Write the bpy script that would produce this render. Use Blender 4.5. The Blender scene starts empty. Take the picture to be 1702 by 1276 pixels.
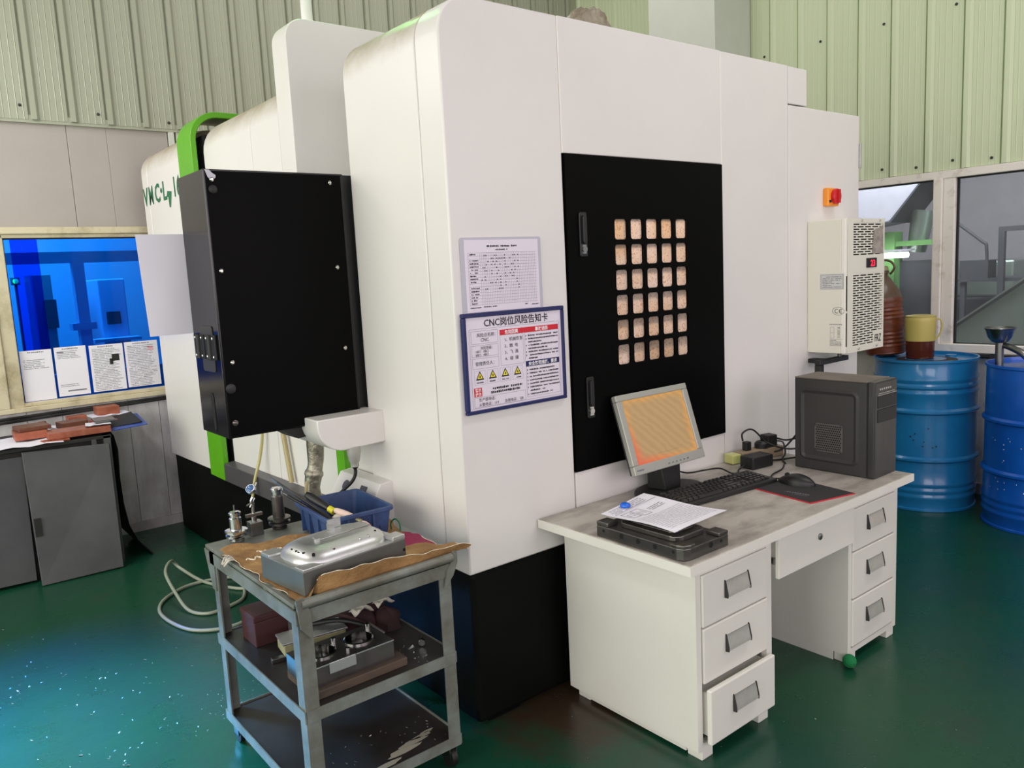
import bpy, bmesh, math, random
from mathutils import Vector, Matrix, noise

random.seed(7)
SC = bpy.context.scene
COL = SC.collection
PI = math.pi

# ------------------------------------------------------------------ camera, world, lights, exposure
cam_data = bpy.data.cameras.new('camera')
cam_data.sensor_width = 36.0
cam_data.lens = 1325.98 / 1702 * 36.0
cam_data.clip_start = 0.05
cam = bpy.data.objects.new('camera', cam_data)
COL.objects.link(cam)
# rows: image right, image down, view direction, in world axes (X along the machine side, Y along its front, Z up)
CAM_R = CAM_D = CAM_F = None
def set_camera():
    global CAM_R, CAM_D, CAM_F
    w = Vector(CAM_W)
    rot = Matrix.Rotation(w.length, 3, w.normalized())
    CAM_R, CAM_D, CAM_F = rot[0].copy(), rot[1].copy(), rot[2].copy()
    m = Matrix((( CAM_R.x, -CAM_D.x, -CAM_F.x, 0.0),
                ( CAM_R.y, -CAM_D.y, -CAM_F.y, 0.0),
                ( CAM_R.z, -CAM_D.z, -CAM_F.z, 1.55),
                (0, 0, 0, 1)))
    cam.matrix_world = m
CAM_W = (1.618797, -0.614789, 0.462387)
set_camera()
SC.camera = cam

vs = SC.view_settings
vs.view_transform = 'Standard'
vs.look = 'None'
vs.exposure = 0.0
vs.gamma = 1.0
vs.use_curve_mapping = False
SC.cycles.use_denoising = True
SC.cycles.max_bounces = 8
SC.cycles.transparent_max_bounces = 12
SC.cycles.caustics_reflective = False
SC.cycles.caustics_refractive = False
SC.cycles.sample_clamp_indirect = 4.0

def lin(c):
    out = []
    for v in c[:3]:
        v = v / 255.0
        out.append(v / 12.92 if v <= 0.04045 else ((v + 0.055) / 1.055) ** 2.4)
    return (*out, 1.0)

world = bpy.data.worlds.new('hall_light')
world.use_nodes = True
world.node_tree.nodes['Background'].inputs[0].default_value = (0.80, 0.78, 0.80, 1)
world.node_tree.nodes['Background'].inputs[1].default_value = 0.30
SC.world = world

def area(name, loc, target, sx, sy, power, color):
    d = bpy.data.lights.new(name, 'AREA')
    d.shape = 'RECTANGLE'
    d.size, d.size_y = sx, sy
    d.energy = power
    d.color = color
    o = bpy.data.objects.new(name, d)
    COL.objects.link(o)
    o.location = loc
    o.rotation_euler = (Vector(target) - Vector(loc)).to_track_quat('-Z', 'Y').to_euler()
    return o

area('left_fill', (-3.9, 2.4, 1.9), (1.4, 3.0, 0.9), 6.0, 3.0, 228, (1.0, 0.995, 0.88))  # added fill out of view, gives the left-facing sides their cream light
area('front_fill', (2.8, -3.2, 2.0), (2.7, 2.1, 0.7), 5.0, 2.4, 90, (1.0, 0.87, 0.94))  # added fill behind the camera, pinkish light for the front-facing sides
area('assumed_ceiling_lamps', (3.3, 0.4, 4.4), (3.3, 0.4, 0), 3.0, 0.6, 50, (1.0, 0.95, 0.98))  # assumed overhead fluorescents above the desk side, out of view
area('assumed_ceiling_lamps', (-1.2, 3.2, 4.4), (-1.2, 3.2, 0), 0.6, 3.0, 40, (1.0, 0.97, 0.95))  # assumed overhead lamps over the left floor, none in view
area('front_fill', (-2.0, -2.6, 2.3), (0.9, 5.5, 0.6), 3.5, 1.8, 105, (1.0, 0.93, 0.96))  # added fill from behind left, brightens the end wall and bench
area('bench_fill', (-0.3, 4.5, 3.1), (1.1, 5.3, 0.5), 1.2, 0.15, 20, (1.0, 0.98, 0.95))  # added fill out of view, brightens the lower wall beside the bench
area('assumed_ceiling_lamps', (3.0, 4.2, 4.5), (3.0, 4.2, 0), 3.0, 0.5, 25, (1.0, 0.96, 0.95))  # assumed overhead lamps above the machine, outside the view
# added blue fill before the end-wall window, out of view left, tints the floor
bw = area('blue_floor_fill', (-0.9, 5.36, 1.75), (0.32, 3.12, 0.0), 1.2, 0.7, 30, (0.12, 0.52, 1.0))
bw.data.spread = math.radians(22)

# ------------------------------------------------------------------ materials
def mat(name, color, rough=0.5, metal=0.0, var=0.0, vscale=6.0, vcolor=None, bump=0.0, bscale=40.0,
        emit=None, estr=0.0, spec=0.5, stretch=None, coat=0.0, thresh=None):
    m = bpy.data.materials.new(name)
    m.use_nodes = True
    nt = m.node_tree
    b = nt.nodes['Principled BSDF']
    b.inputs['Base Color'].default_value = lin(color)
    b.inputs['Roughness'].default_value = rough
    b.inputs['Metallic'].default_value = metal
    b.inputs['Specular IOR Level'].default_value = spec
    b.inputs['Coat Weight'].default_value = coat
    if emit:
        b.inputs['Emission Color'].default_value = lin(emit)
        b.inputs['Emission Strength'].default_value = estr
    def coords(scale):
        tc = nt.nodes.new('ShaderNodeTexCoord')
        mp = nt.nodes.new('ShaderNodeMapping')
        mp.inputs['Scale'].default_value = stretch if stretch else (1, 1, 1)
        nt.links.new(tc.outputs['Object'], mp.inputs[0])
        n = nt.nodes.new('ShaderNodeTexNoise')
        n.inputs['Scale'].default_value = scale
        n.inputs['Detail'].default_value = 6
        n.inputs['Roughness'].default_value = 0.65
        nt.links.new(mp.outputs[0], n.inputs['Vector'])
        return n
    if var > 0 or vcolor:
        n = coords(vscale)
        r = nt.nodes.new('ShaderNodeValToRGB')
        lo, hi = thresh if thresh else (0.35, 0.68)
        r.color_ramp.elements[0].position = lo
        r.color_ramp.elements[1].position = hi
        c = lin(color)
        vc = lin(vcolor) if vcolor else tuple(x * (1 - var) for x in c[:3]) + (1,)
        r.color_ramp.elements[0].color = c
        r.color_ramp.elements[1].color = vc
        nt.links.new(n.outputs['Fac'], r.inputs[0])
        nt.links.new(r.outputs[0], b.inputs['Base Color'])
    if bump > 0:
        n2 = coords(bscale)
        bp = nt.nodes.new('ShaderNodeBump')
        bp.inputs['Strength'].default_value = bump
        bp.inputs['Distance'].default_value = 0.01
        nt.links.new(n2.outputs['Fac'], bp.inputs['Height'])
        nt.links.new(bp.outputs[0], b.inputs['Normal'])
    return m

def glass(name, tint, gloss=0.12, rough=0.02, haze=0.0, hazecol=(200, 200, 205)):
    m = bpy.data.materials.new(name)
    m.use_nodes = True
    nt = m.node_tree
    nt.nodes.clear()
    out = nt.nodes.new('ShaderNodeOutputMaterial')
    tr = nt.nodes.new('ShaderNodeBsdfTransparent')
    tr.inputs[0].default_value = (*tint, 1)
    gl = nt.nodes.new('ShaderNodeBsdfGlossy')
    gl.inputs['Roughness'].default_value = rough
    fr = nt.nodes.new('ShaderNodeLayerWeight')
    fr.inputs[0].default_value = 0.25
    mx = nt.nodes.new('ShaderNodeMixShader')
    ml = nt.nodes.new('ShaderNodeMath')
    ml.operation = 'MULTIPLY'
    ml.inputs[1].default_value = gloss * 3
    nt.links.new(fr.outputs['Fresnel'], ml.inputs[0])
    nt.links.new(ml.outputs[0], mx.inputs[0])
    nt.links.new(tr.outputs[0], mx.inputs[1])
    nt.links.new(gl.outputs[0], mx.inputs[2])
    last = mx
    if haze > 0:
        df = nt.nodes.new('ShaderNodeBsdfDiffuse')
        df.inputs[0].default_value = lin(hazecol)
        m2 = nt.nodes.new('ShaderNodeMixShader')
        tc = nt.nodes.new('ShaderNodeTexCoord')
        n = nt.nodes.new('ShaderNodeTexNoise')
        n.inputs['Scale'].default_value = 7
        n.inputs['Detail'].default_value = 8
        nt.links.new(tc.outputs['Object'], n.inputs['Vector'])
        mm = nt.nodes.new('ShaderNodeMath')
        mm.operation = 'MULTIPLY'
        mm.inputs[1].default_value = haze * 2
        nt.links.new(n.outputs['Fac'], mm.inputs[0])
        nt.links.new(mm.outputs[0], m2.inputs[0])
        nt.links.new(mx.outputs[0], m2.inputs[1])
        nt.links.new(df.outputs[0], m2.inputs[2])
        last = m2
    nt.links.new(last.outputs[0], out.inputs[0])
    return m

M = {}
M['white_paint'] = mat('white_paint', (226, 223, 219), 0.32, var=0.05, vscale=1.6)
M['white_seal'] = mat('white_seal', (238, 236, 226), 0.4)
M['black_base'] = mat('black_base', (15, 16, 15), 0.5, var=0.25, vscale=3, spec=0.06)
M['black_gloss'] = mat('black_gloss', (9, 9, 10), 0.16, spec=0.4)
M['black_door'] = mat('black_door', (7, 7, 7), 0.4, spec=0.05)
M['black_plastic'] = mat('black_plastic', (22, 22, 23), 0.45)
M['dark_gap'] = mat('dark_gap', (6, 6, 6), 0.9)
M['green_paint'] = mat('green_paint', (94, 172, 24), 0.35, var=0.08)
M['green_mark'] = mat('green_mark', (30, 110, 70), 0.5)
M['ledge_gray'] = mat('ledge_gray', (92, 90, 92), 0.38, metal=0.3, var=0.15)
M['screw'] = mat('screw', (200, 198, 190), 0.25, metal=1.0)
M['chrome'] = mat('chrome', (215, 215, 215), 0.12, metal=1.0)
M['pull_metal'] = mat('pull_metal', (205, 203, 198), 0.34, metal=0.55, var=0.12, vscale=30)
M['vent_gray'] = mat('vent_gray', (96, 95, 93), 0.4, metal=0.3)
M['alu_dark_reflection'] = mat('alu_dark_reflection', (112, 114, 110), 0.5, metal=0.7, var=0.15)  # darker copy of the aluminium, a dark reflection put into the colour
M['steel'] = mat('steel', (150, 150, 148), 0.3, metal=1.0, var=0.3, vscale=12)
M['dark_steel'] = mat('dark_steel', (112, 108, 105), 0.28, metal=0.8, var=0.35, vscale=9)
M['aluminium'] = mat('aluminium', (206, 207, 206), 0.36, metal=0.9, var=0.12, vscale=5, bump=0.05, bscale=90)
M['desk_paint'] = mat('desk_paint', (230, 228, 219), 0.42, var=0.05, vscale=3)
M['desk_side'] = M['desk_paint']
M['desk_top'] = mat('desk_top', (186, 180, 170), 0.42, vcolor=(124, 118, 110), vscale=4.5, stretch=(1, 2.2, 1), thresh=(0.42, 0.72))
M['trolley'] = mat('trolley', (132, 138, 132), 0.45, metal=0.25, vcolor=(98, 96, 84), vscale=8, bump=0.1)
M['trolley_deck'] = mat('trolley_deck', (52, 50, 50), 0.42, metal=0.2, vcolor=(40, 34, 30), vscale=6)
M['kraft'] = mat('kraft', (172, 134, 84), 0.8, vcolor=(126, 92, 52), vscale=9, bump=1.0, bscale=16)
M['kraft_edge'] = mat('kraft_edge', (226, 214, 190), 0.85)
M['magenta_print'] = mat('magenta_print', (150, 36, 78), 0.8, var=0.2, vscale=20)
M['bin_blue'] = mat('bin_blue', (56, 84, 130), 0.5, vcolor=(40, 56, 96), vscale=10)
M['drum_a'] = mat('drum_a', (36, 128, 184), 0.25, vcolor=(26, 112, 168), vscale=3, coat=0.3)
M['drum_b'] = mat('drum_b', (18, 98, 200), 0.3, vcolor=(14, 82, 176), vscale=3, coat=0.3)
M['drum_chip'] = mat('drum_chip', (220, 225, 235), 0.4)
M['paper'] = mat('paper', (236, 234, 242), 0.8)
M['print_gray'] = mat('print_gray', (120, 120, 130), 0.9)
M['print_black'] = mat('print_black', (26, 24, 28), 0.9)
M['sleeve_gray'] = mat('sleeve_gray', (186, 184, 196), 0.35)
M['sign_white'] = mat('sign_white', (226, 218, 230), 0.3)
M['sign_navy'] = mat('sign_navy', (14, 26, 84), 0.4)
M['sign_red'] = mat('sign_red', (206, 26, 44), 0.4)
M['sign_yellow'] = mat('sign_yellow', (238, 220, 60), 0.4)
M['white_print'] = mat('white_print', (245, 242, 245), 0.5)
M['ac_cream'] = mat('ac_cream', (228, 226, 212), 0.4)
M['orange'] = mat('orange', (240, 148, 40), 0.35)
M['red_knob'] = mat('red_knob', (196, 24, 34), 0.35)
M['led_red'] = mat('led_red', (255, 30, 60), 0.5, emit=(255, 30, 60), estr=2.0)
M['led_green'] = mat('led_green', (60, 255, 90), 0.3, emit=(70, 255, 90), estr=4.0)
M['silver_plastic'] = mat('silver_plastic', (168, 168, 160), 0.35, metal=0.2)
M['case_gray'] = mat('case_gray', (50, 49, 49), 0.5, var=0.1)
M['case_top'] = mat('case_top', (120, 112, 102), 0.7, vcolor=(92, 86, 80), vscale=6)
M['case_front'] = mat('case_front', (40, 40, 41), 0.3, vcolor=(58, 58, 58), vscale=4, stretch=(4, 4, 1))
M['key_black'] = mat('key_black', (34, 33, 34), 0.35)
M['pad_black'] = mat('pad_black', (44, 42, 44), 0.8)
M['pad_red'] = mat('pad_red', (190, 34, 48), 0.7)
M['strip_beige'] = mat('strip_beige', (150, 132, 108), 0.6)
M['strip_clear'] = mat('strip_clear', (204, 206, 130), 0.25)
M['cable_black'] = mat('cable_black', (18, 17, 17), 0.5)
M['magnet_blue'] = mat('magnet_blue', (26, 96, 206), 0.25)
M['fluff_green'] = mat('fluff_green', (14, 128, 70), 0.9, bump=1.0, bscale=80)
M['bottle_brown'] = mat('bottle_brown', (122, 62, 34), 0.35, vcolor=(84, 38, 20), vscale=14, stretch=(1, 1, 6))
M['bottle_neck'] = mat('bottle_neck', (96, 78, 62), 0.3)
M['pitcher'] = mat('pitcher', (204, 188, 104), 0.35)
M['oil'] = mat('oil', (84, 34, 16), 0.15)
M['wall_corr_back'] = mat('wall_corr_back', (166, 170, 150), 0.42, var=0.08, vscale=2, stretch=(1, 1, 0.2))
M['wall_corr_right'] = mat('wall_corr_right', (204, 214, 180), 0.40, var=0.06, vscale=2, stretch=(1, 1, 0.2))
M['wall_beige'] = mat('wall_beige', (170, 163, 157), 0.55, var=0.08, vscale=1.5)
M['wall_lower'] = mat('wall_lower', (214, 212, 214), 0.5, vcolor=(160, 156, 152), vscale=5, stretch=(1, 1, 0.4))
M['frame_cream'] = mat('frame_cream', (206, 196, 166), 0.5, vcolor=(150, 134, 98), vscale=7, thresh=(0.5, 0.8))
M['frame_white'] = mat('frame_white', (236, 230, 220), 0.45, vcolor=(184, 170, 154), vscale=9, thresh=(0.55, 0.8))
M['column_white'] = mat('column_white', (208, 212, 202), 0.5, var=0.05)
M['rivet'] = mat('rivet', (46, 50, 44), 0.5)
M['cab_gray'] = mat('cab_gray', (92, 92, 94), 0.45, metal=0.2, vcolor=(78, 78, 80), vscale=3)
M['cab_dark'] = mat('cab_dark', (34, 32, 30), 0.6)
M['rubber'] = mat('rubber', (14, 14, 14), 0.55)
M['copper'] = mat('copper', (186, 112, 88), 0.4, metal=0.45, vcolor=(150, 80, 58), vscale=14)
M['copper_dark'] = mat('copper_dark', (128, 84, 66), 0.45, metal=0.4, vcolor=(108, 66, 50), vscale=14)
M['folder_blue'] = mat('folder_blue', (40, 74, 160), 0.4)
M['hose_pale'] = mat('hose_pale', (150, 158, 140), 0.35)
M['hose_tan'] = mat('hose_tan', (176, 160, 116), 0.4)
M['hose_clear'] = mat('hose_clear', (190, 180, 120), 0.25)
M['foil'] = mat('foil', (182, 178, 160), 0.32, metal=0.7, vcolor=(110, 106, 92), vscale=14, bump=0.6, bscale=25)
M['box_maroon'] = mat('box_maroon', (64, 30, 32), 0.6)
M['brass_block'] = mat('brass_block', (190, 182, 140), 0.4, metal=0.3, vcolor=(150, 146, 112), vscale=10)
M['rag_dark'] = mat('rag_dark', (40, 28, 26), 0.9, vcolor=(66, 32, 36), vscale=14, bump=0.5)
M['rag_white'] = mat('rag_white', (206, 200, 188), 0.9)
M['wood'] = mat('wood', (86, 72, 60), 0.7, vcolor=(60, 50, 42), vscale=7, stretch=(1, 6, 6))
M['tool_pink'] = mat('tool_pink', (226, 200, 186), 0.5)
M['tool_yellow'] = mat('tool_yellow', (206, 200, 40), 0.4)
M['dial_blue'] = mat('dial_blue', (70, 104, 150), 0.15)
M['bag'] = mat('bag', (168, 160, 140), 0.4, vcolor=(120, 110, 90), vscale=18, bump=0.8, bscale=30)
M['chip_metal'] = mat('chip_metal', (190, 196, 196), 0.3, metal=0.7)
M['far_wall'] = mat('far_wall', (168, 162, 172), 0.7)
M['far_white'] = mat('far_white', (190, 186, 204), 0.6)
M['far_green'] = mat('far_green', (110, 160, 96), 0.5)
M['far_dark'] = mat('far_dark', (66, 66, 76), 0.6)
M['far_metal'] = mat('far_metal', (150, 160, 156), 0.35, metal=0.6)
M['lamp_glow'] = mat('lamp_glow', (255, 255, 255), 0.5, emit=(255, 252, 245), estr=12.0)
M['glass_blue'] = glass('glass_blue', (0.09, 0.50, 1.0), 0.10)
M['film_blue'] = glass('film_blue', (0.05, 0.40, 0.95), 0.03)
M['glass_clear'] = glass('glass_clear', (0.80, 0.84, 0.82), 0.12, haze=0.10, hazecol=(176, 178, 182))
M['poly_clear'] = glass('poly_clear', (0.86, 0.86, 0.90), 0.15, rough=0.1, haze=0.12)

def grimy_paint():
    # white paint with settled brown oil film over the rounded top edge
    m = mat('white_paint_grimy', (226, 223, 219), 0.34)
    nt = m.node_tree
    b = nt.nodes['Principled BSDF']
    tc = nt.nodes.new('ShaderNodeTexCoord')
    sp = nt.nodes.new('ShaderNodeSeparateXYZ')
    nt.links.new(tc.outputs['Object'], sp.inputs[0])
    n = nt.nodes.new('ShaderNodeTexNoise')
    n.inputs['Scale'].default_value = 5
    n.inputs['Detail'].default_value = 9
    n.inputs['Roughness'].default_value = 0.75
    nt.links.new(tc.outputs['Object'], n.inputs['Vector'])
    mr = nt.nodes.new('ShaderNodeMapRange')
    mr.inputs[1].default_value = 2.22
    mr.inputs[2].default_value = 2.40
    nt.links.new(sp.outputs['Z'], mr.inputs[0])
    ml = nt.nodes.new('ShaderNodeMath')
    ml.operation = 'MULTIPLY'
    nt.links.new(mr.outputs[0], ml.inputs[0])
    nt.links.new(n.outputs['Fac'], ml.inputs[1])
    r = nt.nodes.new('ShaderNodeValToRGB')
    r.color_ramp.elements[0].position = 0.10
    r.color_ramp.elements[1].position = 0.50
    r.color_ramp.elements[0].color = lin((226, 223, 219))
    r.color_ramp.elements[1].color = lin((164, 148, 124))
    nt.links.new(ml.outputs[0], r.inputs[0])
    nt.links.new(r.outputs[0], b.inputs['Base Color'])
    return m
M['white_paint_grimy'] = grimy_paint()

def floor_material():
    m = mat('green_epoxy', (18, 80, 60), 0.30)
    nt = m.node_tree
    b = nt.nodes['Principled BSDF']
    tc = nt.nodes.new('ShaderNodeTexCoord')
    def noise(scale, detail, rough):
        n = nt.nodes.new('ShaderNodeTexNoise')
        n.inputs['Scale'].default_value = scale
        n.inputs['Detail'].default_value = detail
        n.inputs['Roughness'].default_value = rough
        nt.links.new(tc.outputs['Object'], n.inputs['Vector'])
        return n
    def ramp(src, p0, p1, c0, c1):
        r = nt.nodes.new('ShaderNodeValToRGB')
        r.color_ramp.elements[0].position = p0
        r.color_ramp.elements[1].position = p1
        r.color_ramp.elements[0].color = c0
        r.color_ramp.elements[1].color = c1
        nt.links.new(src, r.inputs[0])
        return r
    base = ramp(noise(1.1, 5, 0.6).outputs['Fac'], 0.35, 0.7, lin((14, 74, 46)), lin((26, 66, 54)))
    dirt = ramp(noise(3.2, 8, 0.7).outputs['Fac'], 0.56, 0.72, (0, 0, 0, 1), (1, 1, 1, 1))
    mix = nt.nodes.new('ShaderNodeMixRGB')
    mix.inputs[2].default_value = lin((52, 62, 54))
    mu = nt.nodes.new('ShaderNodeMath')
    mu.operation = 'MULTIPLY'
    mu.inputs[1].default_value = 0.55
    nt.links.new(dirt.outputs[0], mu.inputs[0])
    nt.links.new(mu.outputs[0], mix.inputs[0])
    nt.links.new(base.outputs[0], mix.inputs[1])
    # oily brown patch that seeps from under the machine by the desk
    sub = nt.nodes.new('ShaderNodeVectorMath')
    sub.operation = 'DISTANCE'
    sub.inputs[1].default_value = (1.80, 2.02, 0)
    nt.links.new(tc.outputs['Object'], sub.inputs[0])
    add = nt.nodes.new('ShaderNodeMath')
    add.operation = 'MULTIPLY_ADD'
    add.inputs[1].default_value = 0.5
    nt.links.new(noise(7, 6, 0.7).outputs['Fac'], add.inputs[0])
    nt.links.new(sub.outputs['Value'], add.inputs[2])
    oil = ramp(add.outputs[0], 0.42, 0.62, (1, 1, 1, 1), (0, 0, 0, 1))
    mix2 = nt.nodes.new('ShaderNodeMixRGB')
    mix2.inputs[2].default_value = lin((58, 46, 34))
    nt.links.new(oil.outputs[0], mix2.inputs[0])
    nt.links.new(mix.outputs[0], mix2.inputs[1])
    nt.links.new(mix2.outputs[0], b.inputs['Base Color'])
    rr = nt.nodes.new('ShaderNodeMapRange')
    rr.inputs[3].default_value = 0.18
    rr.inputs[4].default_value = 0.42
    nt.links.new(noise(5, 6, 0.6).outputs['Fac'], rr.inputs[0])
    nt.links.new(rr.outputs[0], b.inputs['Roughness'])
    bp = nt.nodes.new('ShaderNodeBump')
    bp.inputs['Strength'].default_value = 0.10
    bp.inputs['Distance'].default_value = 0.02
    nt.links.new(noise(9, 6, 0.6).outputs['Fac'], bp.inputs['Height'])
    nt.links.new(bp.outputs[0], b.inputs['Normal'])
    return m
M['floor'] = floor_material()

# ------------------------------------------------------------------ mesh helpers
class MB:
    def __init__(self):
        self.v, self.f, self.mi = [], [], []
        self.cur = 0
    def add(self, vs, fs):
        n = len(self.v)
        self.v += [tuple(p) for p in vs]
        self.f += [tuple(i + n for i in f) for f in fs]
        self.mi += [self.cur] * len(fs)
        return self
    def box(self, x0, x1, y0, y1, z0, z1):
        return self.add([(x0, y0, z0), (x1, y0, z0), (x1, y1, z0), (x0, y1, z0),
                         (x0, y0, z1), (x1, y0, z1), (x1, y1, z1), (x0, y1, z1)],
                        [(3, 2, 1, 0), (4, 5, 6, 7), (0, 1, 5, 4), (1, 2, 6, 5), (2, 3, 7, 6), (3, 0, 4, 7)])
    def hexa(self, p):
        return self.add(p, [(3, 2, 1, 0), (4, 5, 6, 7), (0, 1, 5, 4), (1, 2, 6, 5), (2, 3, 7, 6), (3, 0, 4, 7)])
    def quad(self, a, b, c, d):
        return self.add([a, b, c, d], [(0, 1, 2, 3)])
    def prism(self, poly, axis, a, b):
        # poly: 2-D outline, extruded along axis from a to b
        def pt(p, t):
            if axis == 'y': return (p[0], t, p[1])
            if axis == 'x': return (t, p[0], p[1])
            return (p[0], p[1], t)
        n = len(poly)
        vs = [pt(p, a) for p in poly] + [pt(p, b) for p in poly]
        fs = [tuple(range(n))[::-1], tuple(range(n, 2 * n))]
        fs += [(i, (i + 1) % n, n + (i + 1) % n, n + i) for i in range(n)]
        return self.add(vs, fs)
    def cyl(self, p0, p1, r0, r1=None, n=20, caps=True):
        r1 = r0 if r1 is None else r1
        p0, p1 = Vector(p0), Vector(p1)
        d = (p1 - p0).normalized()
        u = d.orthogonal().normalized()
        w = d.cross(u)
        vs = []
        for p, r in ((p0, r0), (p1, r1)):
            for i in range(n):
                a = 2 * PI * i / n
                vs.append(p + (u * math.cos(a) + w * math.sin(a)) * r)
        fs = [(i, (i + 1) % n, n + (i + 1) % n, n + i) for i in range(n)]
        if caps:
            fs += [tuple(range(n))[::-1], tuple(range(n, 2 * n))]
        return self.add(vs, fs)
    def lathe(self, prof, c, n=32, axis=None, close=True):
        # prof: list of (radius, height); axis default +Z
        c = Vector(c)
        d = Vector(axis).normalized() if axis else Vector((0, 0, 1))
        u = d.orthogonal().normalized() if axis else Vector((1, 0, 0))
        w = d.cross(u)
        vs, fs = [], []
        for r, h in prof:
            for i in range(n):
                a = 2 * PI * i / n
                vs.append(c + d * h + (u * math.cos(a) + w * math.sin(a)) * max(r, 1e-5))
        for k in range(len(prof) - 1):
            for i in range(n):
                j = (i + 1) % n
                fs.append((k * n + i, k * n + j, (k + 1) * n + j, (k + 1) * n + i))
        if close:
            fs.append(tuple(range(n))[::-1])
            m = (len(prof) - 1) * n
            fs.append(tuple(range(m, m + n)))
        return self.add(vs, fs)
    def tube(self, pts, r, n=10, smooth=8):
        pts = [Vector(p) for p in pts]
        if smooth and len(pts) > 2:
            out = []
            for i in range(len(pts) - 1):
                p0 = pts[max(i - 1, 0)]; p1 = pts[i]; p2 = pts[i + 1]; p3 = pts[min(i + 2, len(pts) - 1)]
                for k in range(smooth):
                    t = k / smooth
                    out.append(0.5 * ((2 * p1) + (p2 - p0) * t + (2 * p0 - 5 * p1 + 4 * p2 - p3) * t * t + (3 * p1 - p0 - 3 * p2 + p3) * t ** 3))
            out.append(pts[-1])
            pts = out
        vs, fs = [], []
        prev = None
        for i, p in enumerate(pts):
            d = (pts[min(i + 1, len(pts) - 1)] - pts[max(i - 1, 0)]).normalized()
            u = d.orthogonal().normalized() if prev is None else (prev - d * prev.dot(d)).normalized()
            prev = u
            w = d.cross(u)
            rr = r(i / (len(pts) - 1)) if callable(r) else r
            for k in range(n):
                a = 2 * PI * k / n
                vs.append(p + (u * math.cos(a) + w * math.sin(a)) * rr)
        for i in range(len(pts) - 1):
            for k in range(n):
                j = (k + 1) % n
                fs.append((i * n + k, i * n + j, (i + 1) * n + j, (i + 1) * n + k))
        fs.append(tuple(range(n))[::-1])
        m = (len(pts) - 1) * n
        fs.append(tuple(range(m, m + n)))
        return self.add(vs, fs)
    def mesh(self, name, mats, smooth=None):
        me = bpy.data.meshes.new(name)
        me.from_pydata(self.v, [], self.f)
        for m in (mats if isinstance(mats, (list, tuple)) else [mats]):
            me.materials.append(M[m] if isinstance(m, str) else m)
        for p, i in zip(me.polygons, self.mi):
            p.material_index = i
        bm = bmesh.new()
        bm.from_mesh(me)
        bmesh.ops.recalc_face_normals(bm, faces=bm.faces)
        bm.to_mesh(me)
        bm.free()
        if smooth:
            me.shade_smooth()
            me.set_sharp_from_angle(angle=math.radians(smooth))
        me.update()
        return me

TINY = {'small_print', 'warning_symbol', 'rule', 'table_rules', 'bore', 'cap_screw', 'vent_holes', 'buttons', 'hinge_screws', 'front_ports', 'keys',
        'paint_chips', 'header_rule', 'red_stamp', 'torn_fibres', 'spill', 'picture', 'bay_line', 'rivet_row', 'lip'}

def link(name, me, parent=None):
    o = bpy.data.objects.new(name, me)
    COL.objects.link(o)
    if parent is not None:
        o.parent = parent
        # children are given in world coordinates; cancel the parent's own offset
        o.matrix_parent_inverse = world_of(parent).inverted()
    return o

def world_of(o):
    m = Matrix.LocRotScale(o.location, o.rotation_euler, o.scale)
    if o.parent is not None:
        return world_of(o.parent) @ o.matrix_parent_inverse @ m
    return m

def part(name, mb, mats, parent=None, bevel=0.0, smooth=None, seg=2, label=None):
    o = link(name, mb.mesh(name, mats, smooth), parent)
    if bevel:
        md = o.modifiers.new('edge', 'BEVEL')
        md.width = bevel
        md.segments = seg
        md.limit_method = 'ANGLE'
        md.angle_limit = math.radians(40)
    if label:
        o['label'] = label
    if name in TINY:
        o['kind'] = 'stuff'
    return o

def tag(o, label, cat, group=None):
    o['label'] = label
    o['category'] = cat
    if group:
        o['group'] = group
    return o

def thing(name, loc, label, cat, group=None):
    o = bpy.data.objects.new(name, None)
    o.empty_display_size = 0.1
    COL.objects.link(o)
    o.location = loc
    return tag(o, label, cat, group)

def structure(name, loc=(0, 0, 0)):
    o = bpy.data.objects.new(name, None)
    COL.objects.link(o)
    o.location = loc
    o['kind'] = 'structure'
    return o

def solo(name, mb, mats, **k):
    o = part(name, mb, mats, None, **k)
    return o

# frames for printed things: origin, axis along the text, axis up the page
FACE_FRONT = lambda x, y, z: Matrix(((1, 0, 0, x), (0, 0, -1, y), (0, 1, 0, z), (0, 0, 0, 1)))     # faces -Y
FACE_LEFT = lambda x, y, z: Matrix(((0, 0, -1, x), (-1, 0, 0, y), (0, 1, 0, z), (0, 0, 0, 1)))     # faces -X

def text(name, body, size, m, parent, frame, align='LEFT', sx=1.0, bold=0.0, label=None):
    c = bpy.data.curves.new(name, 'FONT')
    c.body = body
    c.size = size
    c.align_x = align
    c.resolution_u = 2
    c.offset = bold
    t = bpy.data.objects.new(name, c)
    COL.objects.link(t)
    dg = bpy.context.evaluated_depsgraph_get()
    me = bpy.data.meshes.new_from_object(t.evaluated_get(dg))
    bpy.data.objects.remove(t)
    bpy.data.curves.remove(c)
    me.transform(Matrix.Diagonal((sx, 1, 1, 1)))
    me.transform(frame)
    me.materials.clear()
    me.materials.append(M[m])
    me.name = name
    o = link(name, me, parent)
    if label:
        o['label'] = label
    return o

def printed(mb, frame, rects):
    for x0, y0, x1, y1 in rects:
        mb.quad(*[frame @ Vector(p) for p in ((x0, y0, 0), (x1, y0, 0), (x1, y1, 0), (x0, y1, 0))])
    return mb

def dashes(x0, x1, y, h, rnd, step=None):
    # a line of print too small to read: short uneven strokes
    out, x = [], x0
    step = step or h * 0.9
    while x < x1:
        w = step * rnd.uniform(0.55, 0.85)
        if rnd.random() < 0.93:
            out.append((x, y + h * rnd.uniform(0, 0.18), min(x + w, x1), y + h * rnd.uniform(0.75, 1.0)))
        x += step
    return out

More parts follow.
